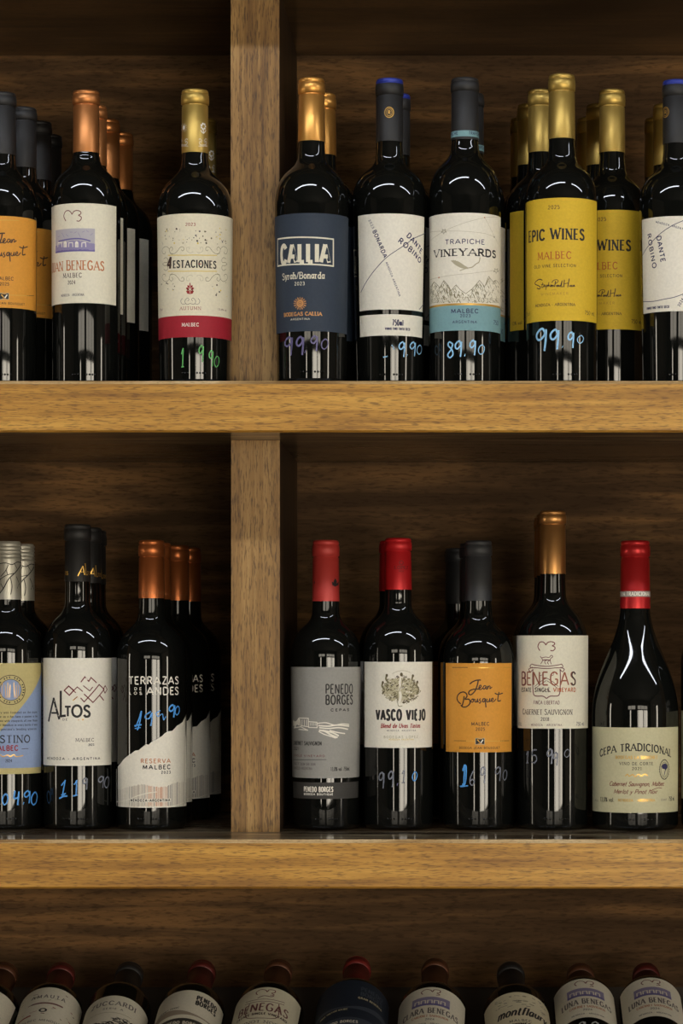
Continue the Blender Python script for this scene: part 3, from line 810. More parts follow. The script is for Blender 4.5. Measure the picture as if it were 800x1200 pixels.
# ---- navy label
def lab_navy(A, b):
    wrap(A, b, 407, b.cx, 250, 388.5, navy)
    A.line([(325.6, 280.8), (390.2, 280.8), (390.2, 312.3), (325.6, 312.3)], 1.7, cream, closed=True)
    A.text('CALLIA', 329, 386.5, 307.4, 21, cream, .2, track=.08)
    A.text('Syrah/Bonarda', 331, 380.3, 326.6, 7.2, cream, .13, True, .6, track=.05); A.text('2023', 345, 357, 334.6, 3.8, cream, .13, track=.22)
    sun = mat('amber print', (214, 152, 84), .45, .2)
    A.disc(351.5, 356, 4.3, sun, 16); A.ring(351.5, 356, 2.4, .5, navy, 14, lay=2); A.disc(351.5, 356, .9, navy, 8, lay=2)
    for i in range(16): 
        c, s = math.cos(i * .3927), math.sin(i * .3927); A.line([(351.5 + 4.6 * c, 356 + 4.6 * s), (351.5 + 7.4 * c, 356 + 7.4 * s)], 1.1 if i % 2 else .7, sun)
    A.text('BODEGAS CALLIA', 333, 377, 370, 3.9, sun, .2, True, .6, track=.1); A.text('ARGENTINA', 340.5, 363, 375.3, 2.1, cream, .15, track=.25)
def price_navy(A, b):
    hand(A, [('9', 333, 395.5, 11, 22), ('9', 346, 395, 11, 22), (',', 356, 404, 3, 10), ('9', 363, 394, 10, 18), ('0', 375, 397, 10, 13)], mk_violet, .09)

# ---- white label with a drawn arc
def lab_arc(A, b):
    uc, h, v0, v1 = wrap(A, b, 420.5, 460.5, 250.5, 363, white)
    vb0, vb1 = A.to_flat(b.cx, 393.5)[1], A.to_flat(b.cx, 368.7)[1]
    A.sheet(uc - h, uc + h, vb0, vb1, white)
    A.text('DANTE', 475.6, 492.5, 277, 6, dkblue, .19, y1=298, track=.2); A.text('ROBINO', 465.6, 491.5, 283.5, 6, dkblue, .19, y1=309.3, track=.26)
    A.line([(423, 343), (431, 328), (441, 314.5), (453, 302), (465, 293.5), (475.5, 286.5), (486, 279), (500, 272)], .8, dkblue, True)
    A.text('2023', 431.8, 436.6, 258.6, 2.6, dkblue, .15, y1=268.6, track=.25); A.text('BONARDA', 436.6, 449.8, 271.2, 4.4, dkblue, .2, y1=303, track=.26); A.text('MENDOZA ARGENTINA', 451.6, 467.4, 308, 2.2, dkblue, .17, y1=348, track=.3)
    A.line([(498.6, 346), (496.6, 354), (490.6, 363)], .8, dkblue, True)
    A.text('750ml', 459.3, 472.4, 381.8, 6.6, dkblue, .16, track=.1); A.text('VINHO FINO TINTO SECO', 451, 480, 387, 2.6, dkblue, .24, track=.12)
def price_arc(A, b):
    hand(A, [('9', 466, 401, 9, 18), (',', 475, 409, 3, 9), ('9', 479, 401, 8, 17), ('0', 487, 404, 7, 12)], mk_pale, .08)
    A.line([(449, 419), (454, 418)], 1.2, mk_pale); A.line([(459, 405), (462, 410)], 1, mk_pale)
def cap_arc(A, b):
    A.ring(455.8, 132, 5.2, .9, gold, 22, 6); A.ring(455.8, 132, 3.4, .5, gold, 18, 4.2); A.text('R', 454.2, 457.4, 134, 4, gold, .2)
def lab_arc_side(A, b):
    wrap(A, b, 753, 792, 253.5, 365, white)
    A.text('DANTE', 769.2, 774.5, 277.5, 5.4, dkblue, .19, y1=308, track=.2); A.text('ROBINO', 758.6, 765, 275, 5.4, dkblue, .19, y1=315.6, track=.26)
    A.line([(752.8, 300), (758, 291), (766, 281.5), (777, 271.5), (790, 263.5), (812, 254)], .8, dkblue, True)
    A.line([(753.6, 354), (765, 353.6), (778, 351), (792, 348), (812, 340)], .8, dkblue, True)
    A.text('MENDOZA ARGENTINA', 768, 806, 261.5, 2.2, dkblue, .17, y1=272, track=.3); A.text('2024 BONARDA', 796, 812, 360, 3, dkblue, .18, y1=330, track=.25)
    A.text('VINHO FINO TINTO SECO', 757.8, 784, 361.8, 2.6, dkblue, .24, track=.12)
def cap_arc_side(A, b):
    A.ring(779.6, 132, 5.2, .9, gold, 22, 6); A.ring(779.6, 132, 3.4, .5, gold, 18, 4.2); A.text('R', 778.4, 781, 134, 4, gold, .2)

# ---- pale label with mountains and a teal foot
def lab_mount(A, b):
    uc, h, v0, v1 = wrap(A, b, 503.2, b.cx, 249.7, 387.5, white)
    vt = A.to_flat(b.cx, 358)[1]; A.sheet(uc - h, uc + h, v0, vt, teal, 1); A.sheet(uc - h, uc + h, vt, A.to_flat(b.cx, 355.6)[1], gold, 1)
    k = lambda P: [(500 + x / 8.455, 250 + y / 8.455) for x, y in P]
    for P in ([(40, 275), (100, 225), (170, 182), (380, 95), (570, 45), (715, 38)], [(30, 192), (170, 180), (420, 185), (580, 205), (665, 238)], [(570, 45), (665, 238), (715, 330)], [(30, 665), (120, 640), (430, 600), (720, 565)]):
        A.line(k(P), .35, pale)
    for x, y in ((170, 182), (682, 572)): 
        P = [(x + (26 if i % 2 == 0 else 11) * math.cos(i * .628 + .3), y + (26 if i % 2 == 0 else 11) * math.sin(i * .628 + .3)) for i in range(10)]; A.line(k(P), .5, olive, closed=True, lay=2)
    A.disc(*k([(665, 238)])[0], 1, olive, 8); A.disc(*k([(122, 640)])[0], 1.1, copper, 6); A.disc(*k([(570, 45)])[0], .9, copper, 6)
    A.text('TRAPICHE', 521.5, 567.5, 286, 5.4, dkblue, .15, track=.2); A.text('VINEYARDS', 508.6, 580.6, 299.7, 8.6, blk, .2, True, .35, track=.12, small=.9)
    [A.line(k([(244 + 16 * i, 470 - 6 * i + 3 * i * i), (290 + 10 * i, 512 - 7 * i), (350 + 6 * i, 542 - 6 * i), (408, 548)]), 1.5, pale, True) for i in range(4)]; A.line(k([(410, 545), (450, 535), (485, 505), (515, 485), (525, 440)]), 1.3, pale, True); A.line(k([(395, 548), (350, 562), (325, 572)]), 1, pale)
    rnd = random.Random(3)
    peaks = [(30, 760), (75, 682), (110, 715), (130, 740), (170, 668), (215, 720), (240, 770), (290, 712), (330, 760), (385, 800), (450, 750), (520, 668), (570, 730), (610, 628), (650, 680), (680, 665), (718, 710)]
    A.line(k(peaks), .6, olive)
    def top(x):
        for (a, c), (e, g) in zip(peaks[:-1], peaks[1:]):
            if a <= x <= e: return c + (g - c) * (x - a) / (e - a)
        return 760
    for i in range(300):
        x = rnd.uniform(32, 700); y0 = top(x); y = y0 + rnd.random() ** 1.4 * (880 - y0)
        if abs(x - 385) < 60 and rnd.random() < .6: continue
        L = rnd.uniform(14, 42); s = rnd.choice((-1, 1, 1))
        A.line(k([(x, y), (min(x + s * L * .45, 716), min(y + L, 890))]), rnd.choice((.4, .6, .9)), rnd.choice((olive, olive, pale)), lay=2)
    for y in (850, 868, 886): A.line(k([(40, y + 8), (200, y - 6), (380, y - 14), (560, y - 4), (712, y + 4)]), .45, pale, True, lay=2)
    A.text('MALBEC', 528.4, 560.3, 367, 4.6, dkblue, .17, track=.22, lay=3); A.text('2023', 538.8, 551, 372, 3.2, dkblue, .15, track=.2, lay=3); A.text('ARGENTINA', 530, 558.6, 379, 2.9, dkblue, .16, track=.25, lay=3); A.text('750', 577.4, 583, 381, 5, dkblue, .12, lay=3)
def price_mount(A, b):
    hand(A, [('8', 523, 401, 9, 19), ('9', 532, 400, 10, 19), (',', 543, 408, 3, 10), ('9', 549, 399, 9, 18), ('0', 559, 404, 9, 12)], mk_pale, .08)
def cap_mount(A, b):
    v = lambda y: A.to_flat(544.5, y)[1]
    A.sheet(-2.9 * A.R, 2.9 * A.R, v(160), v(153), teal, 0)
    A.text('TRAPICHE', 549, 562.5, 158.6, 3.6, dkblue, .15, track=.2, lay=2); A.text('PICHE', 528.9, 536.5, 158.6, 3.6, dkblue, .15, track=.2, lay=2)

# ---- yellow label
def lab_yellow(A, b):
    wrap(A, b, 698.6, 657.4, 232, 376, yellow)
    A.text('2025', 642, 655.6, 245.3, 4.2, brown, .14, True, .6, track=.26)
    A.text('EPIC WINES', 619.5, 684.5, 280.6, 12.6, blk, .175, True, .45, track=.09, small=.94)
    A.text('MALBEC', 630, 669.3, 303.4, 8, rust, .13, True, .5, track=.2); A.line([(642, 305.3), (656, 305.3)], .5, ochre)
    A.text('OLD VINE SELECTION', 626, 674.5, 313.3, 3.4, brown, .14, track=.3)
    k = lambda P: [(612 + x / 8.889, 290 + y / 8.889) for x, y in P]
    S = lambda P, w=.8: A.line(k(P), w, brown, True)
    S([(210, 345), (180, 335), (140, 360), (135, 385), (165, 400), (188, 415), (180, 435), (152, 428)], 1.1)
    S([(212, 370), (204, 420), (222, 412)]); S([(196, 392), (222, 386)]); S([(222, 408), (236, 398), (228, 392), (222, 408), (240, 412), (250, 396), (244, 445)]); S([(250, 398), (264, 396), (258, 412), (250, 412)])
    S([(276, 365), (268, 412), (278, 394), (286, 410), (298, 402), (304, 394), (294, 396), (298, 412), (312, 396), (312, 412), (322, 396), (326, 412)])
    S([(346, 352), (334, 414)], 1.1); S([(306, 372), (325, 346), (360, 340), (372, 358), (345, 380)]); S([(366, 396), (352, 400), (358, 412), (370, 396), (370, 412), (380, 396), (382, 410), (394, 396), (394, 412), (412, 350), (406, 412), (422, 408)])
    S([(436, 340), (430, 418)], 1.1); S([(486, 328), (470, 418)], 1.1); S([(432, 382), (478, 374)]); S([(490, 396), (490, 412), (504, 396), (504, 412), (516, 396), (514, 412), (530, 404), (540, 396), (528, 398), (530, 410), (548, 404)])
    A.line([(646, 340.2), (652, 340)], .5, ochre); A.text('WINEMAKER', 633.6, 665.5, 346, 3, ochre, .13, track=.4)
    A.text('MENDOZA - ARGENTINA', 627.3, 673.6, 358.6, 2.9, brown, .17, True, .6, track=.14)
    A.text('750 mL', 684.5, 696, 369.5, 4.4, brown, .12, track=.12); A.text('75cl', 615.4, 621.4, 370.5, 4, brown, .12)
    u1, v1 = A.to_flat(657.4, 232); v0 = A.to_flat(657.4, 376)[1]; ul = A.to_flat(616.2, 300)[0]
    A.sheet(-2.0 * A.R, ul + .001, v0, v1, yellow, 0)
    tf = A.to_flat; A.to_flat = lambda x, y: (x * A.R, v0 + y); A.text('13% vol', -1.9, -1.5, .006, 4, brown, .12); A.to_flat = tf
def price_yellow(A, b):
    hand(A, [('9', 627, 385.5, 15, 27), ('9', 643, 386.5, 13, 24), (',', 657.4, 400, 3, 8), ('9', 664, 389.5, 9, 19), ('0', 675, 393, 9, 10)], mk_pale, .085)

# ---- khaki and blue label
def lab_diag(A, b):
    uc, h, v0, v1 = wrap(A, b, 49.2, 9, 777.5, 907.5, khaki)
    tf = A.to_flat
    n = 30; us = [uc - h + 2 * h * i / n for i in range(n + 1)]
    va = tf(9, 900.5)[1]; ua, vt = tf(49, 788); ub, vb = tf(2, 855)
    tops = [max(va, min(v1, vb + (vt - vb) * (u - ub) / (ua - ub))) for u in us]
    A.grid(us, [va] * (n + 1), tops, blueg, 1)
    A.disc(12.6, 808.8, 17.5, khaki, 40, lay=2); A.ring(12.6, 808.8, 17.2, .8, brown, 40, lay=3); A.ring(12.6, 808.8, 12.4, .6, brown, 36, lay=3); A.disc(12.6, 808.8, 12.1, blueg, 30, lay=3)
    for i in range(30):
        a = i * .2094; c, s = math.cos(a), math.sin(a)
        if i % 4 != 3: A.line([(12.6 + 13.8 * c, 808.8 + 13.8 * s), (12.6 + 15.8 * c, 808.8 + 15.8 * s)], 1.2, blk, lay=4)
    for i, x in enumerate((3, 6, 9, 12, 16, 19, 22)): A.line([(x, 800 + (i % 2) * 3), (x + (-1, 1, 0)[i % 3], 818)], .6, gold, lay=5)
    rows = ['In 1889 the winery was founded on the slopes', 'and from that year on it has been a pioneer in the', 'best known estate with vineyards all over Maipu', 'and the soul of Mendoza in every bottle of wine', "one of Argentina's leading wineries"]
    for i, t in enumerate(rows): A.text(t, -24 + 2 * i, 43.2 - (i == 4) * .8, 836.4 + i * 4.9, 2.3, blk, .15, True, .6, track=.1, lay=3)
    A.text('AGOSTINO', -24, 35, 870.6, 8.2, blk, .14, True, .45, track=.14, lay=3)
    A.text('MALBEC', -9, 21.3, 879.8, 5.6, red, .2, track=.14, lay=3); A.line([(25, 878), (33, 877.5)], .6, brown, lay=3)
    A.line([(-6, 887), (0, 885), (4, 887), (9, 885), (12, 887), (16, 884.6), (19, 887), (27, 885.6)], 1, gold, True, lay=3)
    A.text('2024', 6.2, 14, 893.5, 3.4, blk, .13, lay=3)
def price_diag(A, b):
    hand(A, [('1', -8, 929, 6, 18), ('0', 1.5, 930, 9, 14), ('4', 15, 927, 9, 17), (',', 26, 934, 3, 9), ('9', 27, 927, 9, 15), ('0', 35, 928, 9, 16)], mk_blue, .1)
def cap_diag(A, b):
    L = lambda P, w: A.line(P, w, blk, True)
    L([(-4, 662), (6, 660), (14, 662), (20, 659), (25, 660)], 1); L([(24, 662), (17, 672), (10, 679), (4, 690), (-2, 698)], 1.3); L([(17, 672), (9, 674), (2, 678), (-4, 684)], .9); L([(12, 677), (14, 687), (12.6, 697)], 1)
    L([(10, 662), (6, 670), (1, 676)], .9); L([(4, 690), (1, 684)], .7); L([(20, 667), (16, 660)], .7); L([(9, 674), (7, 668)], .7); L([(19, 676), (22, 684), (24, 690)], .8); L([(22, 684), (20, 690)], .6)

# ---- cream label with a zigzag ridge
def lab_ridge(A, b):
    wrap(A, b, 50.8, 88.2, 771.5, 897.8, white)
    k = lambda P: [(48 + x / 9.756, 770 + y / 9.756) for x, y in P]
    L = lambda P, w, m=blk: A.line(k(P), w, m)
    L([(90, 740), (148, 480), (212, 715)], 2.9); L([(122, 642), (190, 642)], 2.1); L([(228, 388), (228, 680), (285, 672)], 2.8)
    A.text('T', 75.3, 83.9, 839.8, 11.3, blk, .19); A.text('O', 83.2, 97, 840.2, 13.2, blk, .18); A.text('S', 97.2, 106.2, 840.2, 12.8, blk, .19)
    R = lambda P, w=1.1, m=dred, c=False: A.line(k(P), w, m, closed=c)
    R([(268, 385), (318, 335), (375, 385), (325, 440)], 1.4, dred, True); R([(318, 335), (398, 412)]); R([(375, 385), (415, 345), (478, 398)])
    R([(365, 500), (418, 455)], 1.2, gold); R([(375, 490), (415, 456)], .8)
    R([(455, 290), (500, 230), (545, 280), (570, 238), (634, 298)], 1.3); R([(482, 330), (556, 390), (590, 345)], 1.1); R([(452, 470), (492, 515), (662, 318), (718, 372), (592, 522), (490, 425)], 1.3)
    R([(668, 440), (715, 500)], 1.4); R([(708, 372), (730, 330), (752, 372), (728, 415)], 1.2, dred, True)
    A.text('DE', 73.2, 79.2, 844.6, 2.3, brown, .16, track=.6); A.disc(97, 843.6, 1, gold, 6); A.disc(92, 844, .6, gold, 6)
    A.text('MALBEC', 88.4, 110, 869.3, 3.7, brown, .13, True, .55, track=.14); A.text('2023', 103.3, 110, 874.2, 2.3, blk, .2)
    A.text('MENDOZA - ARGENTINA', 55.3, 117, 890.8, 2.7, blk, .2, track=.45)
def price_ridge(A, b):
    A.line([(72, 921), (76.4, 915), (73, 934)], 1.5, mk_blue); A.line([(69.4, 936), (74, 933.6), (79, 933)], 1.9, mk_blue); A.line([(71.6, 932), (77, 930), (71, 936)], 1.1, mk_blue)
    A.line([(87, 920), (90, 915), (89.2, 932)], 1.4, mk_blue); A.line([(85.6, 933), (91, 932)], 1.6, mk_blue)
    hand(A, [('9', 96, 912, 7, 14), ('9', 114, 910, 8, 14), ('0', 121, 910, 7, 14)], mk_grey, .1)
def cap_ridge(A, b):
    A.line([(91, 675.5), (97, 664), (99, 674)], 1.2, gold); A.line([(93, 670.6), (98, 670.6)], .8, gold); A.line([(99.6, 660.5), (100.6, 674), (102.4, 674)], 1.1, gold)
    A.text('TOS', 101.8, 107.2, 674, 4, gold, .18); A.text('TOS', 76.4, 80.2, 674, 4, gold, .18)

# ---- print on the glass and a torn-ridge label
def lab_peak(A, b):
    k = lambda P: [(120 + x / 4.706, 770 + y / 4.706) for x, y in P]
    edge = k([(68, 640), (77, 620), (88, 603), (100, 590), (118, 566), (135, 550), (158, 535), (180, 518), (200, 515), (220, 498), (240, 482), (255, 485), (270, 470), (285, 462), (308, 450), (330, 435), (345, 420), (360, 412), (385, 408), (398, 394), (410, 380), (424, 372), (440, 360), (448, 345), (455, 330), (461, 315), (467, 298)])
    tf = A.to_flat
    v0 = tf(b.cx, 946.8)[1]
    fl = [tf(*p) for p in edge]; fl[0] = (tf(136.2, 900)[0], fl[0][1]); fl[-1] = (tf(218.6, 840)[0], tf(218.6, 834)[1])
    us = [p[0] for p in fl]; A.grid(us, [v0] * len(us), [p[1] for p in fl], white, 0, 3)
    rnd = random.Random(8)
    ed2 = k([(77, 735), (125, 720), (185, 705), (215, 700), (260, 708), (320, 715), (350, 712), (400, 690), (455, 685), (466, 683)])
    low = k([(77, 802), (120, 790), (160, 785), (220, 770), (270, 755), (320, 750), (380, 765), (455, 770), (466, 772)])
    def at(P, x):
        for (a, c), (e, g) in zip(P[:-1], P[1:]):
            if a <= x <= e: return c + (g - c) * (x - a) / (e - a)
        return P[-1][1]
    x = 137.2
    while x < 217.6:
        y0 = at(ed2, x) + rnd.random() * 1.5; y1 = 945.6 - rnd.random()
        A.line([(x, y0), (x, y1)], rnd.choice((.4, .55, .8)), copper if 171 < x < 196 and rnd.random() < .7 else rnd.choice((tan, tan, gry)))
        x += rnd.uniform(1.1, 1.9)
    for P in (k([(77, 802), (130, 792), (190, 768), (250, 752), (300, 745)]), k([(365, 828), (410, 818), (440, 805), (466, 800)])): A.line(P, 1.2, white, True, lay=2)
    A.text('TERRAZAS', 151, 209, 802, 8.4, wht, .15, track=.22, lay=0); A.text('DE', 157.4, 166, 809, 3, wht, .17, track=.9, lay=0); A.text('LOS', 152, 166.4, 814.2, 3, wht, .17, track=.9, lay=0); A.text('ANDES', 171.4, 209, 814.3, 8.4, wht, .15, track=.18, lay=0)
    A.text('RESERVA', 164.8, 199.6, 894.4, 4.6, copper, .17, track=.28); A.text('MALBEC', 167, 199.6, 901.6, 4.6, blk, .2, track=.3); A.text('2023', 188.5, 199.6, 906.8, 2.9, blk, .2, track=.4)
    u0, v = tf(152.4, 938.4); u1 = tf(199.8, 938.4)[0]; A.sheet(u0, u1, tf(b.cx, 940.4)[1], tf(b.cx, 936.4)[1], white, 2)
    A.text('MENDOZA-ARGENTINA', 153.2, 199, 939.7, 2.7, blk, .24, track=.3, lay=3)
def price_peak(A, b):
    A.line([(159, 852), (162.5, 844), (165.6, 834), (164, 846), (161, 856)], 1.5, mk_blue, True); A.line([(157.5, 851), (161, 850), (166, 849.6)], 1.6, mk_blue); A.line([(158, 854), (165, 853)], 1.2, mk_blue)
    A.line([(177, 834), (171, 838), (170.4, 842), (175, 842), (178, 836), (177.6, 846), (176.6, 851)], 1.4, mk_blue, True); A.line([(188, 833), (183, 836), (185, 840), (190, 837), (191.5, 844), (194, 840)], 1.1, mk_blue, True)
    hand(A, [('9', 196.5, 826.5, 9, 15), ('0', 204, 827.5, 6.5, 11)], mk_blue, .12)
def cap_peak(A, b):
    A.text('ABOVE THE ANDES', 163.6, 197, 696.4, 2.6, copper, .14, track=.3)

# ---- grey label with a white drawing
def lab_grey(A, b):
    uc, h, v0, v1 = wrap(A, b, 340.4, b.cx - .2, 782, 912.3, greyp)
    A.text('PENEDO', 381, 413, 813, 10.6, blk, .12, track=.13); A.text('BORGES', 381, 413, 825.6, 10.4, blk, .14, track=.13); A.text('CEPAS', 387.2, 408.6, 833.6, 2.7, blk, .25, track=.5)
    k = lambda P: [(338 + x / 7.5, 780 + y / 7.5) for x, y in P]
    W = lambda P, w=.8, s=False: A.line(k(P), w, wht, s)
    A.shape(k([(45, 485), (90, 462), (100, 470), (100, 530), (60, 545), (45, 530)]), wht); W([(92, 462), (175, 466), (178, 540), (110, 530), (100, 470)], 1.1)
    for x in (120, 140, 160): W([(x, 478), (x + 2, 530)], .9)
    W([(180, 495), (250, 500), (252, 548), (175, 545)], 1); [W([(x, 505), (x, 530)], .7) for x in (195, 210, 225, 240)]; W([(48, 550), (110, 540), (170, 570), (90, 562)], 1.2); W([(45, 480), (40, 550)], .8)
    for P, w in (([(255, 510), (330, 505), (400, 525), (470, 515), (530, 520)], 1.2), ([(262, 530), (350, 535), (430, 525), (530, 535)], 1.6), ([(270, 548), (350, 555), (440, 548), (520, 562)], 1.5), ([(268, 570), (320, 580), (370, 610), (430, 635)], 2.0), ([(300, 572), (380, 590), (440, 620)], 1.8), ([(360, 572), (430, 590), (495, 600)], 1.4), ([(265, 580), (310, 605), (370, 625), (415, 640)], 1.2)): W(P, w, True)
    A.text('CABERNET SAUVIGNON', 344.4, 376.8, 873.6, 4.4, blk, .15, track=.16); A.text('2021', 344.6, 350, 879, 3.4, blk, .14); A.text('SINGLE VINEYARD', 344.5, 380.4, 887.2, 2.2, dred, .17, track=.4)
    A.line([(343.8, 890.4), (382.4, 890.4)], .55, blk); A.text('VALLE DE TULUM SAN JUAN', 345, 369.6, 897.2, 3, gry, .14, track=.12); A.text('MENDOZA ARGENTINA', 345, 366, 902.2, 3, gry, .14, track=.12); A.text('13,8% vol. 750mL', 387.2, 409.4, 903.6, 4.4, blk, .12, track=.1)
def lab_grey_band(A, b):
    wrap(A, b, 343.6, b.cx - .2, 917.4, 936.6, char)
    A.text('PENEDO BORGES', 356.2, 390.2, 928.2, 5.6, wht, .17, track=.16); A.text('BODEGA BOUTIQUE', 356.2, 390, 932.2, 2.1, wht, .24, track=.34)
def cap_grey(A, b):
    x, y = 392.4, 683
    A.shape([(x - 4, y - 1), (x - 3.4, y + 3), (x, y + 5), (x + 3.4, y + 3), (x + 4, y - 1), (x + 2, y + 1)], blk); A.shape([(x, y - 5), (x - 2, y - 1.5), (x - 1.4, y + 2), (x + 1.4, y + 2), (x + 2, y - 1.5)], blk, 2)
    A.disc(368.6, 683, .9, blk, 8, 2)

# ---- white label with an engraving
def lab_engraving(A, b):
    wrap(A, b, 427.2, b.cx + .6, 776, 876.8, white)
    k = lambda P: [(425 + x / 9.524, 775 + y / 9.524) for x, y in P]
    rnd = random.Random(21)
    A.line(k([(330, 140), (400, 112), (470, 108), (530, 130)]), .5, pale, True)
    cx0, cy0 = 420, 310
    A.shape(k([(cx0 + 200 * math.cos(i * .2618) * (1 + .05 * math.sin(i * 2.3)), cy0 + 10 + 135 * math.sin(i * .2618) * (1 + .08 * math.cos(i * 3.1))) for i in range(24)]), mat('sepia wash', (190, 182, 150)), 1)
    for i in range(330):
        a = rnd.uniform(0, 6.283); r = math.sqrt(rnd.random()); x = cx0 + 212 * r * math.cos(a); y = cy0 + 8 + 150 * r * math.sin(a)
        if abs(x - 412) < 20: continue
        s = rnd.uniform(8, 26); t = rnd.uniform(-.9, .9)
        A.line(k([(x, y), (x + s * math.cos(t) * .7, y + s * math.sin(t)), (x + s, y + s * t + rnd.uniform(-12, 12))]), rnd.choice((.4, .7, 1.1)), rnd.choice((olive, olive, brown, mat('sepia ink', (92, 80, 50)), mat('sepia ink', (92, 80, 50)), pale, white)), True, lay=rnd.choice((2, 3)))
    for (x, y) in ((268, 160), (556, 165), (605, 235), (225, 240)):
        A.disc(*k([(x, y)])[0], 1.5, mat('sepia ink', (92, 80, 50)), 8, 1.9, lay=3); A.line(k([(x, y), (x - 8, y + 40), (x + 14, y + 80), (x - 4, y + 130)]), 2.2, olive, True, lay=3)
    A.disc(*k([(430, 150)])[0], 1.7, mat('sepia ink', (92, 80, 50)), 8, 2.4, lay=4); A.line(k([(425, 180), (412, 240), (418, 300), (402, 330)]), 2.6, white, True, lay=4)
    A.line(k([(412, 340), (420, 400), (402, 480)]), 3, white, True, lay=4); A.line(k([(392, 340), (388, 420), (396, 500), (440, 500)]), .7, olive, True, lay=5); A.line(k([(432, 190), (440, 250), (404, 330)]), .7, olive, True, lay=5)
    for x in (455, 505): A.disc(*k([(x, 462 - (x - 455) * .15)])[0], 1.8, mat('sepia ink', (92, 80, 50)), 8, 1.3, lay=3)
    A.text('VASCO VIEJO', 440.4, 498, 844, 11.6, blk, .2, track=.14)
    A.text('Blend de Uvas Tintas', 446, 492, 853.2, 4.6, red, .18, True, .6, slant=.22, track=.03); A.text('MENDOZA, ARGENTINA', 453, 487, 857.4, 1.8, gry, .15, track=.35)
    A.text('BODEGAS LOPEZ', 449.6, 489.4, 865.4, 2.7, pale, .16, track=.5); A.text('MENDOZA ARGENTINA', 455.5, 484.5, 867.8, 1.7, yel, .15, track=.3)
def price_engraving(A, b):
    hand(A, [('9', 443, 905.5, 8, 19), ('9', 454, 904, 8, 19), (',', 464, 911, 3, 10, mk_violet), ('1', 470, 903, 5, 15), ('0', 482, 904, 7, 12, mk_blue)], mk_grey, .08)
def cap_engraving(A, b):
    A.ring(470, 659.6, 2.4, .7, dred, 12, 2.2); A.text('LOPEZ', 462, 478, 667, 3.2, dred, .16, True, .6); A.text('MZA', 467, 473, 670.4, 1.5, dred, .16)

# ---- cream label with a crest
def lab_crest(A, b):
    wrap(A, b, 605.8, 646.4, 745, 854.3, cream)
    emblem_m(A, 630.2, 752.3, 19.6, 10.6, dred, 1.1)
    k = lambda P: [(603 + x / 9.195, 744 + y / 9.195) for x, y in P]
    L = lambda P, w=.8, s=True, m=purple: A.line(k(P), w, m, s)
    L([(275, 232), (290, 250), (330, 242), (370, 246), (385, 228), (400, 225), (408, 240), (388, 256), (382, 280), (392, 320)]); L([(290, 250), (300, 280), (280, 316)]); L([(345, 276), (322, 290), (335, 320)]); L([(372, 280), (352, 300), (366, 320)]); L([(300, 276), (340, 272), (380, 276)], 1.2)
    for y in (0, 40): L([(185, 318 + y), (230, 330 + y * .7), (340, 342 + y * .6), (450, 330 + y * .7), (505, 318 + y)], 1)
    for q in (1, -1): 
        m = lambda P: [(342 + q * x, y) for x, y in P]
        L(m([(-160, 318), (-175, 340), (-165, 358), (-150, 350)]), 1); L(m([(-165, 358), (-190, 375), (-170, 400), (-150, 380)]), 1); L(m([(-145, 372), (-148, 460), (-146, 560), (-138, 640), (-110, 662), (-40, 664), (0, 688)]), 1.2)
        L(m([(-128, 560), (-70, 510), (-6, 470)]), .7, False); L(m([(-120, 580), (-60, 535), (-4, 495)]), .7, False); L(m([(-80, 400), (-70, 440), (-40, 430)]), .6)
    L([(300, 620), (342, 590), (385, 620)], .7)
    A.text('BENEGAS', 611.2, 674.2, 803, 15, mat('dull copper print', (146, 88, 66), .45, .4), .1, track=.16, lay=3); A.text('B', 611.2, 617, 803, 15, purple, .1, lay=4); A.text('S', 668.6, 674.2, 803, 15, brown, .1, lay=4)
    A.text('ESTATE', 611.3, 622.8, 811, 4.6, blk, .17, track=.1, lay=3); A.text('SINGLE', 626.5, 644, 811, 4.6, brown, .17, track=.2, lay=3); A.text('VINEYARD', 648, 674, 811, 4.6, rust, .17, track=.2, lay=3)
    A.text('FINCA LIBERTAD', 625.2, 655.4, 825.7, 4.2, purple, .12, track=.18); A.text('CABERNET SAUVIGNON', 612.4, 670.3, 837.7, 6.2, brown, .11, True, .6, track=.13, small=.9); A.text('2018', 633.4, 643.4, 845, 3.9, brown, .14, True, .6, track=.12)
    A.text('MENDOZA - ARGENTINA', 622.3, 658.2, 851.2, 2.5, purple, .12, track=.3); A.text('750 mL', 674.6, 684, 850.6, 4.2, gry, .13); A.text('VOL', 607.4, 611.6, 850.6, 3.6, gry, .13)
def price_crest(A, b):
    hand(A, [('1', 616, 881, 4, 14), ('5', 622, 879, 8, 16), ('9', 640, 878, 8, 18), ('9', 647, 882, 7, 16), ('0', 660, 878, 8, 10)], mk_grey, .08)

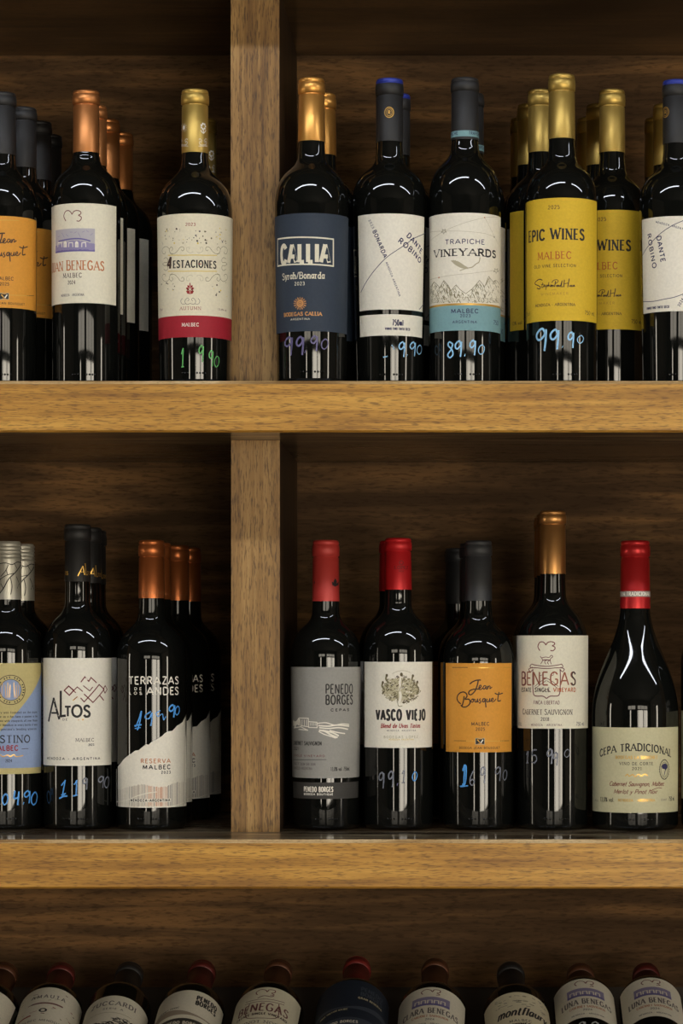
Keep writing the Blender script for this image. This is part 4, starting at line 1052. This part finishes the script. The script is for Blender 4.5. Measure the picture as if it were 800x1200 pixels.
# ---- sage label on the sloping-shouldered bottle
def lab_cepa(A, b):
    wrap(A, b, 693.6, b.cx - .6, 853, 953, sage)
    A.text('CEPA TRADICIONAL', 702.8, 786, 888.4, 8, blk, .17, True, .5, track=.1, arc=8.5)
    A.text('BODEGAS LA BOUCHET', 721, 770, 889.6, 3.3, gold, .2, True, .6, track=.12); A.text('VINO DE CORTE', 725.6, 765, 896.8, 3.1, blk, .16, True, .6, track=.26); A.text('2021', 740.3, 751.5, 902.6, 3.1, blk, .16, True, .6, track=.3)
    A.line([(732.5, 910), (735, 907.5), (737, 910), (741, 908), (744, 910.6), (748, 907.4), (751, 910), (755, 907.4), (758.6, 909.6)], 1, gold, True)
    A.text('Cabernet Sauvignon, Malbec', 713.8, 777.4, 921.6, 5, dred, .13, slant=.35, track=-.02, con=.8); A.text('Merlot y Pinot Noir', 718.6, 769.6, 930.6, 5, dred, .13, slant=.35, track=.0, con=.8); A.line([(762, 927), (770, 923.6), (775, 924)], .7, dred, True)
    A.text('Alc.', 697, 702, 939.4, 2.4, gry, .14); A.text('13,0% vol.', 703.4, 719.6, 939.7, 5, blk, .12, track=.1); A.text('MENDOZA - ARGENTINA', 724, 767, 939.6, 2.8, gold, .2, True, .6, track=.16); A.text('CONT.', 774, 781.4, 938.6, 2.2, gry, .15); A.text('750 mL', 783, 789.6, 938.6, 4.8, blk, .12)
    A.ring(778, 902, 7, .9, blk, 28, 11.6); A.ring(778, 902, 5.2, .5, blk, 24, 8.6)
    for i in range(22): 
        c, s = math.cos(i * .2856), math.sin(i * .2856); A.line([(778 + 5.7 * c, 902 + 9.5 * s), (778 + 6.5 * c, 902 + 10.8 * s)], .5, blk)
    A.shape([(775.4, 901), (774.6, 898), (776.6, 895.6), (779, 894.8), (781.6, 897), (781.4, 900), (779.4, 903), (778, 901.6)], dkblue); A.line([(779.6, 901), (778.4, 905), (777.6, 909)], 1, dkblue)
def cap_cepa(A, b):
    v = lambda y: A.to_flat(b.ccx, y)[1]
    A.sheet(-2.9 * A.R, 2.9 * A.R, v(699.6), v(693), mat('grey band', (150, 140, 132), .5), 0)
    A.text('CEPA TRADICIONAL', 722, 760.4, 698.2, 4.2, wht, .17, True, .6, track=.12, lay=2)

def lab_plain(A, b):
    wrap(A, b, b.cx - 44, b.cx, 834, 938, sage)
    A.line([(b.cx - 40, 840), (b.cx - 20, 839), (b.cx + 20, 839)], .6, pale); A.text('MENDOZA', b.cx - 18, b.cx + 18, 880, 6, blk, .15, True, .5); A.text('ARGENTINA', b.cx - 14, b.cx + 14, 892, 4, gry, .15)

# ---------------------------------------------------------------- the bottles, tier by tier
YR = 0.165; PITCH = 0.075; YU = -0.075                # front row on the lower tier, spacing in depth, upper tier stands this much nearer the edge
G_STAND = {}
def put(root, px, row, zs, label, group, rot=0.0, dy=0.0):
    Y = YR + PITCH * row + dy
    root.location = ((px - VX) * (D0 + Y) / F, Y, zs + .0003); root.rotation_euler = (0, 0, rot)
    return tag(root, label, 'wine bottle', group)
def stand(spec, zs, capm, style, labels, behind, group, label, price=None, capf=None, captop=None, dy=0.0):
    """front bottle measured from the photo, then copies of it (parts and sub-parts) standing behind"""
    if zs == ZM: dy += YU
    b = px_bottle(spec['cx'], YR + dy, zs, spec['r'], spec['neck'], spec['cap'], spec['ys'], shape=spec.get('shape', 'bordeaux'))
    b.ccx = spec.get('ccx', spec['cx']); b.cx = spec['cx']
    r0 = build_bottle(b, capm, style, labels, price=price, cap_fn=capf, cap_top=captop)
    copies = []
    for (px, row, rot, lb) in behind:
        c = copy_bottle(r0)
        for ch in list(c.children):
            if ch.name.startswith('price_writing'): bpy.data.objects.remove(ch)
        put(c, px, row, zs, lb, group, rot, dy); copies.append(c)
    put(r0, spec['cx'], 0, zs, label, group, 0, dy)
    return r0, copies

# upper tier, left compartment
def shifted(fn, x0, y0, x1, y1, s):
    """the same printed label on another bottle of that wine: pixel frame moved from (x0,y0) to (x1,y1)"""
    def g(A, b):
        tf = A.to_flat; cx = b.cx
        A.to_flat = lambda x, y: tf((x - x0) * s + x1, (y - y0) * s + y1)
        b.cx = (b.cx - x1) / s + x0
        fn(A, b)
        b.cx = cx; A.to_flat = tf
    return g
GJ = 'bottles with orange script labels on the upper left'
stand(dict(cx=3, r=(40, 39.5), neck=15.6, cap=(15.6, 15.4, 16.2), ys=(110, 126, 183, 190, 248)), ZM, f_black, 'foil',
      [('label', shifted(lab_jean, 561, 882, 3.5, 361, 1.03))],
      [(27.5, 1, 0, 'black-capped bottle just behind the front orange-label one in the upper left corner'),
       (45.5, 2, 0, 'black-capped bottle third from the front in the upper left corner row'),
       (57.8, 3, 0, 'black-capped bottle deepest in the upper left corner row')], GJ,
      'orange-label bottle with black cap at the left edge of the upper shelf')
GJN = 'bottles with copper caps and cream labels on the upper left'
stand(dict(cx=101, r=(40, 39.5), neck=15.9, cap=(15.4, 15.2, 16.1), ys=(107.5, 124, 180.5, 184, 241)), ZM, f_copper, 'foil', [('label', lab_juan)],
      [(110, 1, 0, 'copper-capped bottle just behind the cream label with a blue building picture'),
       (125.4, 2, -.03, 'copper-capped bottle third in the row behind the blue building label'),
       (141.4, 3, 0, 'copper-capped bottle deepest in the row behind the blue building label')], GJN,
      'copper-capped bottle with cream label and blue building picture, front of the upper shelf')
stand(dict(cx=228.5, r=(43.8, 41.5), neck=16, cap=(15.7, 15.5, 16.3), ys=(106.5, 124, 181, 190, 254)), ZM, f_oldgold, 'foil', [('label', lab_seasons)],
      [(238.5, 2, 0, 'gold-capped bottle half hidden behind the red-footed label, by the upright')], 'bottles with red-footed cream labels',
      'gold-capped bottle with red-footed cream label of dots and scrolls, by the upright', price_seasons, cap_seasons, dy=-.014)
# upper tier, right compartment
stand(dict(cx=365, r=(43.3, 40.5), neck=16, cap=(16, 15.2, 15.8), ys=(93, 111.5, 167.5, 180, 245)), ZM, f_amber, 'foil', [('label', lab_navy)],
      [(378.5, 1, 0, 'amber-capped bottle directly behind the navy-label one')], 'bottles with navy labels',
      'amber-gold capped bottle with dark navy label and boxed white name', price_navy, dy=-.027)
GA = 'bottles with white arc-line labels'
stand(dict(cx=456.3, r=(43.5, 39.3), neck=16, cap=(15.8, 15.8, 16.4), ys=(94, 113.5, 168, 183, 240)), ZM, f_black, 'foil', [('label', lab_arc)],
      [(465, 1, 0, 'black and blue capped bottle behind the white label with slanted lettering')], GA,
      'black and blue capped bottle with slanted lettering and drawn arc on its white label', price_arc, cap_arc, f_blue)
stand(dict(cx=544.6, r=(42, 41.5), neck=16.4, cap=(16.2, 15.9, 16.6), ys=(93, 109, 166, 172, 236)), ZM, f_black, 'foil', [('label', lab_mount)],
      [(551, 1, 0, 'black-capped bottle with pale blue cap band hidden behind the mountain label')], 'bottles with mountain and teal labels',
      'black-capped bottle with mountain drawing and teal-footed white label', price_mount, cap_mount)
GY = 'bottles with yellow labels on the upper right'
stand(dict(cx=658, r=(42, 41.5), neck=16.2, cap=(15.6, 15.2, 15.8), ys=(88.6, 108, 164.4, 182, 238)), ZM, f_oldgold, 'foil', [('label', lab_yellow)],
      [(633.5, 1, .9, 'yellow-label bottle peeking out left behind the front yellow-label bottle'),
       (620.5, 2, 0, 'gold-capped bottle third in the row left behind the front yellow label'),
       (612, 3, 0, 'gold-capped bottle deepest in the row left behind the front yellow label'),
       (717, 1, -.13, 'yellow-label bottle standing right of and behind the front yellow-label bottle'),
       (701.5, 2, 0, 'gold-capped bottle second in the row of the right-hand yellow label'),
       (690, 3, 0, 'gold-capped bottle deepest in the row of the right-hand yellow label'),
       (779.8, 2, 0, 'gold-capped bottle half hidden just left of the blue-topped cap at right edge'),
       (769.5, 3, 0, 'gold-capped bottle in the far back, left of the cap at right edge')], GY,
      'frontmost gold-capped bottle with full yellow label and pale blue price', price_yellow)
stand(dict(cx=792, r=(43.2, 39.5), neck=16, cap=(15.8, 15.8, 16.4), ys=(95.5, 114.5, 170, 185, 243)), ZM, f_black, 'foil', [('label', lab_arc_side)], [], GA,
      'blue-topped black-capped bottle with turned white label at right edge of upper shelf', None, cap_arc_side, f_blue)

# lower tier, left compartment
stand(dict(cx=9, r=(39.8, 39.5), neck=15.8, cap=(16, 15.7, 16), ys=(635, 655, 703, 709, 768)), ZL, f_silver, 'screw', [('label', lab_diag)],
      [(25, 1, .0, 'silver screw-capped bottle behind the khaki and blue label at the left edge')], 'bottles with screw caps and khaki-blue labels',
      'screw-capped bottle with khaki and blue label at the left edge of the lower shelf', price_diag, cap_diag)
stand(dict(cx=91, r=(39.8, 39.5), neck=14.8, cap=(15.1, 14.8, 15.8), ys=(615, 634, 682, 704, 766)), ZL, f_black, 'foil', [('label', lab_ridge)],
      [(104, 1, -.05, 'black-capped bottle second behind the white label with red zigzag peaks'),
       (109.8, 2, 0, 'black-capped bottle third behind the white label with red zigzag peaks')], 'bottles with zigzag peak labels',
      'black-capped bottle with white label, red zigzag peaks and large black name', price_ridge, cap_ridge)
stand(dict(cx=177.6, r=(41, 40.7), neck=15.6, cap=(15.4, 14.8, 15.4), ys=(633.4, 652.5, 701.5, 718, 776)), ZL, f_bronze, 'foil', [('label', lab_peak)],
      [(185.5, 1, 0, 'burnt-copper capped bottle second in the row left of the lower upright'),
       (207.3, 2, 0, 'burnt-copper capped bottle third in the row left of the lower upright'),
       (221.5, 3, 0, 'burnt-copper capped bottle deepest in the row left of the lower upright')], 'bottles with burnt-copper caps and ridge-cut labels',
      'burnt-copper capped bottle with label cut like a mountain slope, front of its row', price_peak, cap_peak)
# lower tier, right compartment
stand(dict(cx=381.6, r=(41, 38.2), neck=16, cap=(16, 15.4, 15.9), ys=(633.5, 652.5, 705, 716, 774), ccx=383.5), ZL, f_brick, 'foil', [('label', lab_grey), ('foot_label', lab_grey_band)],
      [], 'lower right bottles', 'brick-red capped bottle with grey label and white house drawing beside the upright', None, cap_grey, dy=-.004)
stand(dict(cx=466.4, r=(41, 40.5), neck=15.6, cap=(16, 15.2, 15.9), ys=(631, 646, 691.5, 706, 770)), ZL, f_red, 'foil', [('label', lab_engraving)],
      [(459.5, 1, -.06, 'red-capped bottle hidden behind the white label with an oval engraving')], 'bottles with engraving labels',
      'bright red capped bottle with white label and oval sepia engraving', price_engraving, cap_engraving)
GO = 'bottles with orange script labels on the lower right'
stand(dict(cx=560.5, r=(41.6, 41), neck=16, cap=(15.8, 15.3, 15.9), ys=(634, 652, 704.5, 718, 779)), ZL, f_char, 'foil', [('label', lab_jean)],
      [(553.5, 1, 0, 'charcoal-capped bottle just behind the lower orange label'),
       (536, 3, 0, 'charcoal-capped bottle set back left of the lower orange label')], GO,
      'charcoal-capped bottle with orange script label, front of the lower shelf', price_jean)
f_crest = foil('copper gold foil', (204, 148, 88), .36, .85)
stand(dict(cx=647.4, r=(41.8, 41.2), neck=15.4, cap=(15.4, 14.9, 15.6), ys=(599, 614.5, 673, 694, 765), ccx=649.5), ZL, f_crest, 'foil', [('label', lab_crest)],
      [(643, 1, 0, 'copper-gold capped bottle directly behind the cream crest label'),
       (640, 2, 0, 'copper-gold capped bottle third behind the cream crest label')], 'bottles with crest labels',
      'tall copper-gold capped bottle with cream label and dog crest', price_crest)
stand(dict(cx=744, r=(50.6, 50.2), neck=17.6, cap=(17.8, 16.9, 17.4), ys=(634, 653, 713.5, 716, 838), shape='burgundy'), ZL, f_dkred, 'foil', [('label', lab_cepa)],
      [], 'lower right bottles', 'sloping-shouldered bottle with deep red cap and sage label', None, cap_cepa, dy=-.002)
stand(dict(cx=841.5, r=(44, 43.5), neck=16, cap=(16, 15.4, 16), ys=(634, 652, 705, 716, 780)), ZL, f_black, 'foil', [('label', lab_plain)],
      [], 'lower right bottles', 'bottle mostly cut off at the right edge of the lower shelf')

# bottom rack: bottles lying on the slope, necks to the back
def lie(px, capx, b, capm, style, labels, label, s0=0.0, price=None, captop=None):
    r0 = build_bottle(b, capm, style, labels, price=price, cap_top=captop)
    Dm = D0 + .06 + .145 * math.cos(RT); De = D0 + .06 + .29 * math.cos(RT)
    xm = (px - VX) * Dm / F; xe = (capx - VX) * De / F
    yaw = math.atan2(-(xe - xm), .145 * math.cos(RT))
    n = b.rt + .0006
    by, bz = rack(s0, n)
    xb = xm + math.sin(yaw) * .145
    r0.location = (xb, by, bz)
    r0.rotation_euler = (-(math.pi / 2 - RT), 0, yaw)
    return tag(r0, label, 'wine bottle', 'bottles lying on the bottom rack')

def sheet_mm(A, v0, v1, m, hw=52, lay=0): A.sheet(-hw * .001, hw * .001, v0 * .001, v1 * .001, m, lay)
def lab_lie_dots(A, b):
    sheet_mm(A, 112, 202, white, 50); rnd = random.Random(5)
    A.text('AMAUTA', -17, 21, 178, 7, gry, .13, track=.5); A.line([(-15, 166), (20, 166)], 3, purple)
    for i in range(26): A.line([(x := rnd.uniform(-36, 36), y := rnd.uniform(122, 196)), (x + rnd.uniform(2, 7), y + rnd.uniform(-2, 2))], rnd.choice((.7, 1.2)), rnd.choice((gry, purple, red, olive)))
    A.ring(0, 150, 3.4, 2, blk); A.line([(-32, 140), (-12, 141)], 3, red); A.text('MALBEC MENDOZA', -26, 26, 126, 4, gry, .13, track=.2)
def lab_lie_swirl(A, b):
    sheet_mm(A, 88, 181, white, 50); A.text('ZUCCARDI', -25, 27, 160, 8.5, gry, .14, True, .5, track=.25); A.text('SERIE A', -9, 13, 150, 3.4, gry, .15, track=.4); A.line([(-24, 143), (24, 143)], .8, pale)
    rnd = random.Random(9)
    for i in range(60): 
        x = rnd.uniform(-26, 30); y = 122 + 8 * math.sin(x * .09) + rnd.uniform(-7, 7); A.line([(x, y), (x + 3, y + rnd.uniform(-3, 3)), (x + 6, y - 1)], rnd.choice((1, 1.7)), blk, True)
    A.text('MALBEC', -13, 13, 98, 5, blk, .15, track=.3)
def lab_lie_grey(A, b):
    sheet_mm(A, 104, 187, white, 50); A.grid([-.05 + .0025 * i for i in range(41)], [.132] * 41, [.1405 + .006 * math.sin(i * .16) for i in range(41)], tan, 1)
    A.text('PENEDO', 10, 36, 168, 9, blk, .17, track=.14); A.text('BORGES', 10, 36, 157, 9, blk, .17, track=.14); A.text('CABERNET FRANC', -34, -6, 147, 3, blk, .15, track=.2)
    A.sheet(-.05, .05, .104, .124, char, 1); A.text('PENEDO BORGES', -22, 22, 111, 6, wht, .16, track=.2, lay=3)
def lab_lie_crest(A, b):
    sheet_mm(A, 98, 190, cream, 46)
    A.line([(-9, 174), (-11, 180), (-7, 185), (-1, 183), (1, 179), (3, 184), (9, 184), (9, 179), (6, 177), (9, 174), (5, 172)], 1.1, dred, True)
    for y in (158, 163): A.line([(-22, y + 3), (-10, y), (10, y), (22, y + 3)], 1, purple, True)
    A.line([(-8, 166), (-2, 170), (6, 169), (9, 172)], 1.4, purple, True); A.line([(-16, 158), (-17, 128), (0, 120), (17, 128), (16, 158)], 1.1, purple, True)
    A.text('BENEGAS', -29, 29, 137, 16, purple, .1, track=.16, lay=3); A.text('ESTATE SINGLE VINEYARD', -29, 29, 128, 4.5, brown, .17, track=.14, lay=3); A.text('PINOT NOIR', -22, 22, 110, 5.4, gry, .13, True, .6)
navy2 = paper('blackish navy paper', (34, 42, 56))
def lab_lie_navy(A, b):
    sheet_mm(A, 92, 198, navy2, 56); A.grid([-.056 + .0028 * i for i in range(41)], [.135 + .002 * math.sin(i * .2) for i in range(41)], [.142 + .004 * math.sin(i * .2 + 1) for i in range(41)], mat('slate print', (58, 66, 80)), 1)
    A.text('PENEDO', 10, 38, 176, 8, mat('slate print', (58, 66, 80)), .16); A.text('BORGES', 10, 38, 165, 8, mat('slate print', (58, 66, 80)), .16); A.text('GRAN RESERVA', 8, 38, 157, 4, pale, .17, track=.2)
    A.text('SINGLE VINEYARD MALBEC', -36, -2, 130, 3.4, pale, .15); A.sheet(-.056, .056, .092, .114, mat('slate print', (58, 66, 80)), 1); A.text('PENEDO BORGES', -30, 10, 102, 5, wht, .15, track=.2, lay=3)
def lab_lie_pict(name, w, top=190, bot=100):
    def fn(A, b):
        sheet_mm(A, bot, top, white, 47 if b.rt > .036 else 43)
        t = top - 190; k = (top - bot) / 90
        Y = lambda y: top - (190 - y) * k
        P = [(-9, 175), (-11, 180), (-7, 185), (-1, 183), (1, 179), (3, 184), (9, 184), (9, 179), (6, 177), (9, 174), (5, 172)]
        A.line([(x, Y(y)) for x, y in P], 1.1, dred, True)
        A.sheet(-.021, .021, Y(149) * .001, Y(168) * .001, violet, 1); A.sheet(-.021, .021, Y(149) * .001, Y(154) * .001, viol2, 2)
        for x in (-15, -8, -1, 6, 13): A.line([(x - 2.4, Y(153)), (x - 2.2, Y(160)), (x + 2.2, Y(160)), (x + 2.4, Y(153))], 1.3, wht, lay=3)
        A.text(name, -w, w, Y(132), 11 * k, gry, .13, True, .5, track=.12); A.text('CABERNET SAUVIGNON', -20, 20, Y(123), 4.4, copper, .13, True, .6, track=.12); A.text('2024', -5, 5, Y(116), 3.6, gry, .14); A.text('MENDOZA - ARGENTINA', -18, 18, Y(107), 3, gry, .13, track=.2)
    return fn
def lab_lie_script(A, b):
    sheet_mm(A, 98, 184, warmw, 47); rnd = random.Random(15)
    for i in range(46): A.line([(x := rnd.uniform(-30, 32), y := rnd.uniform(152, 178)), (x + rnd.uniform(2, 6), y + rnd.uniform(-1.5, 1.5))], rnd.choice((.6, 1.1)), rnd.choice((olive, gry)))
    A.text('montflaury', -26, 32, 132, 17, blk, .11, slant=.4, track=-.02, con=.8); A.text('MALBEC', -12, 12, 118, 5, gry, .14, track=.3); A.text('WINES', -9, 11, 109, 6, blk, .22, track=.1); A.text('BODEGA', -12, 12, 101, 3.2, gry, .15, track=.3)
def price_lie_orange(A, b): A.text('1', -14, -9, 92, 17, mk_orange, .1, font=HAND); A.text('6', -6, 2, 92, 17, mk_orange, .1, font=HAND); A.text('9', 6, 15, 92, 17, mk_orange, .1, font=HAND)
def price_lie_white(A, b): A.text('9', -12, -3, 108, 17, mk_white, .09, font=HAND); A.text('9', 2, 11, 108, 17, mk_white, .09, font=HAND); A.text(',', 12, 14, 106, 8, mk_white, .09, font=HAND); A.text('9', 15, 22, 110, 14, mk_white, .09, font=HAND); A.text('0', 24, 30, 110, 11, mk_white, .09, font=HAND)

slim = lambda rt=.0345, h=.302, zs1=.206: mm_bottle(rt=rt, h=h, zs1=zs1, zs0=zs1 + .032, zcb=.245)
wide = lambda h=.304, rt=.0372: mm_bottle(rt=rt, h=h, zs1=.196, zs0=.232, zcb=.246)
lie(-28, 4, slim(), f_brown, 'foil', [('label', lab_lie_pict('UNA BENEGAS', 30, 198, 112))], 'lying bottle cut off at the left end of the bottom rack')
lie(51, 71, slim(.034), f_wine, 'foil', [('label', lab_lie_dots)], 'lying bottle with speckled white label and orange handwritten price on bottom rack', price=price_lie_orange)
lie(131, 151, slim(.0345), f_black, 'foil', [('label', lab_lie_swirl)], 'lying black-capped bottle with white label and black swirl, third from left on bottom rack')
lie(218, 236, wide(rt=.0362), f_wine, 'foil', [('label', lab_lie_grey)], 'lying red-capped bottle with white and charcoal banded label on the bottom rack')
lie(310, 326, wide(), f_brown, 'foil', [('label', lab_lie_crest)], 'lying brown-capped bottle with crest label below the lower upright')
lie(411, 418, wide(.306, .0395), foil('faded red capsule', (118, 36, 32), .45, .2), 'foil', [('label', lab_lie_navy)], 'lying red-capped bottle with dark navy label on the bottom rack')
lie(505, 510, wide(.306), f_brown, 'foil', [('label', lab_lie_pict('CLARA BENEGAS', 33))], 'lying brown-capped bottle with blue picture label, just right of the navy-label one')
lie(607, 598, wide(.300, .0358), f_black, 'foil', [('label', lab_lie_script)], 'lying black-capped bottle with ivory script label on the bottom rack')
lie(688, 680, slim(.0340, .300, .222), f_brown, 'foil', [('label', lab_lie_pict('LUNA BENEGAS', 30, 222, 134))], 'lying bottle with blue picture label and white handwritten price on the bottom rack', price=price_lie_white)
lie(767, 757, slim(.0344, .300, .222), f_wine, 'foil', [('label', lab_lie_pict('LUNA BENEGAS', 30, 223, 135))], 'lying dull-red capped bottle with blue picture label, last on the right of bottom rack')
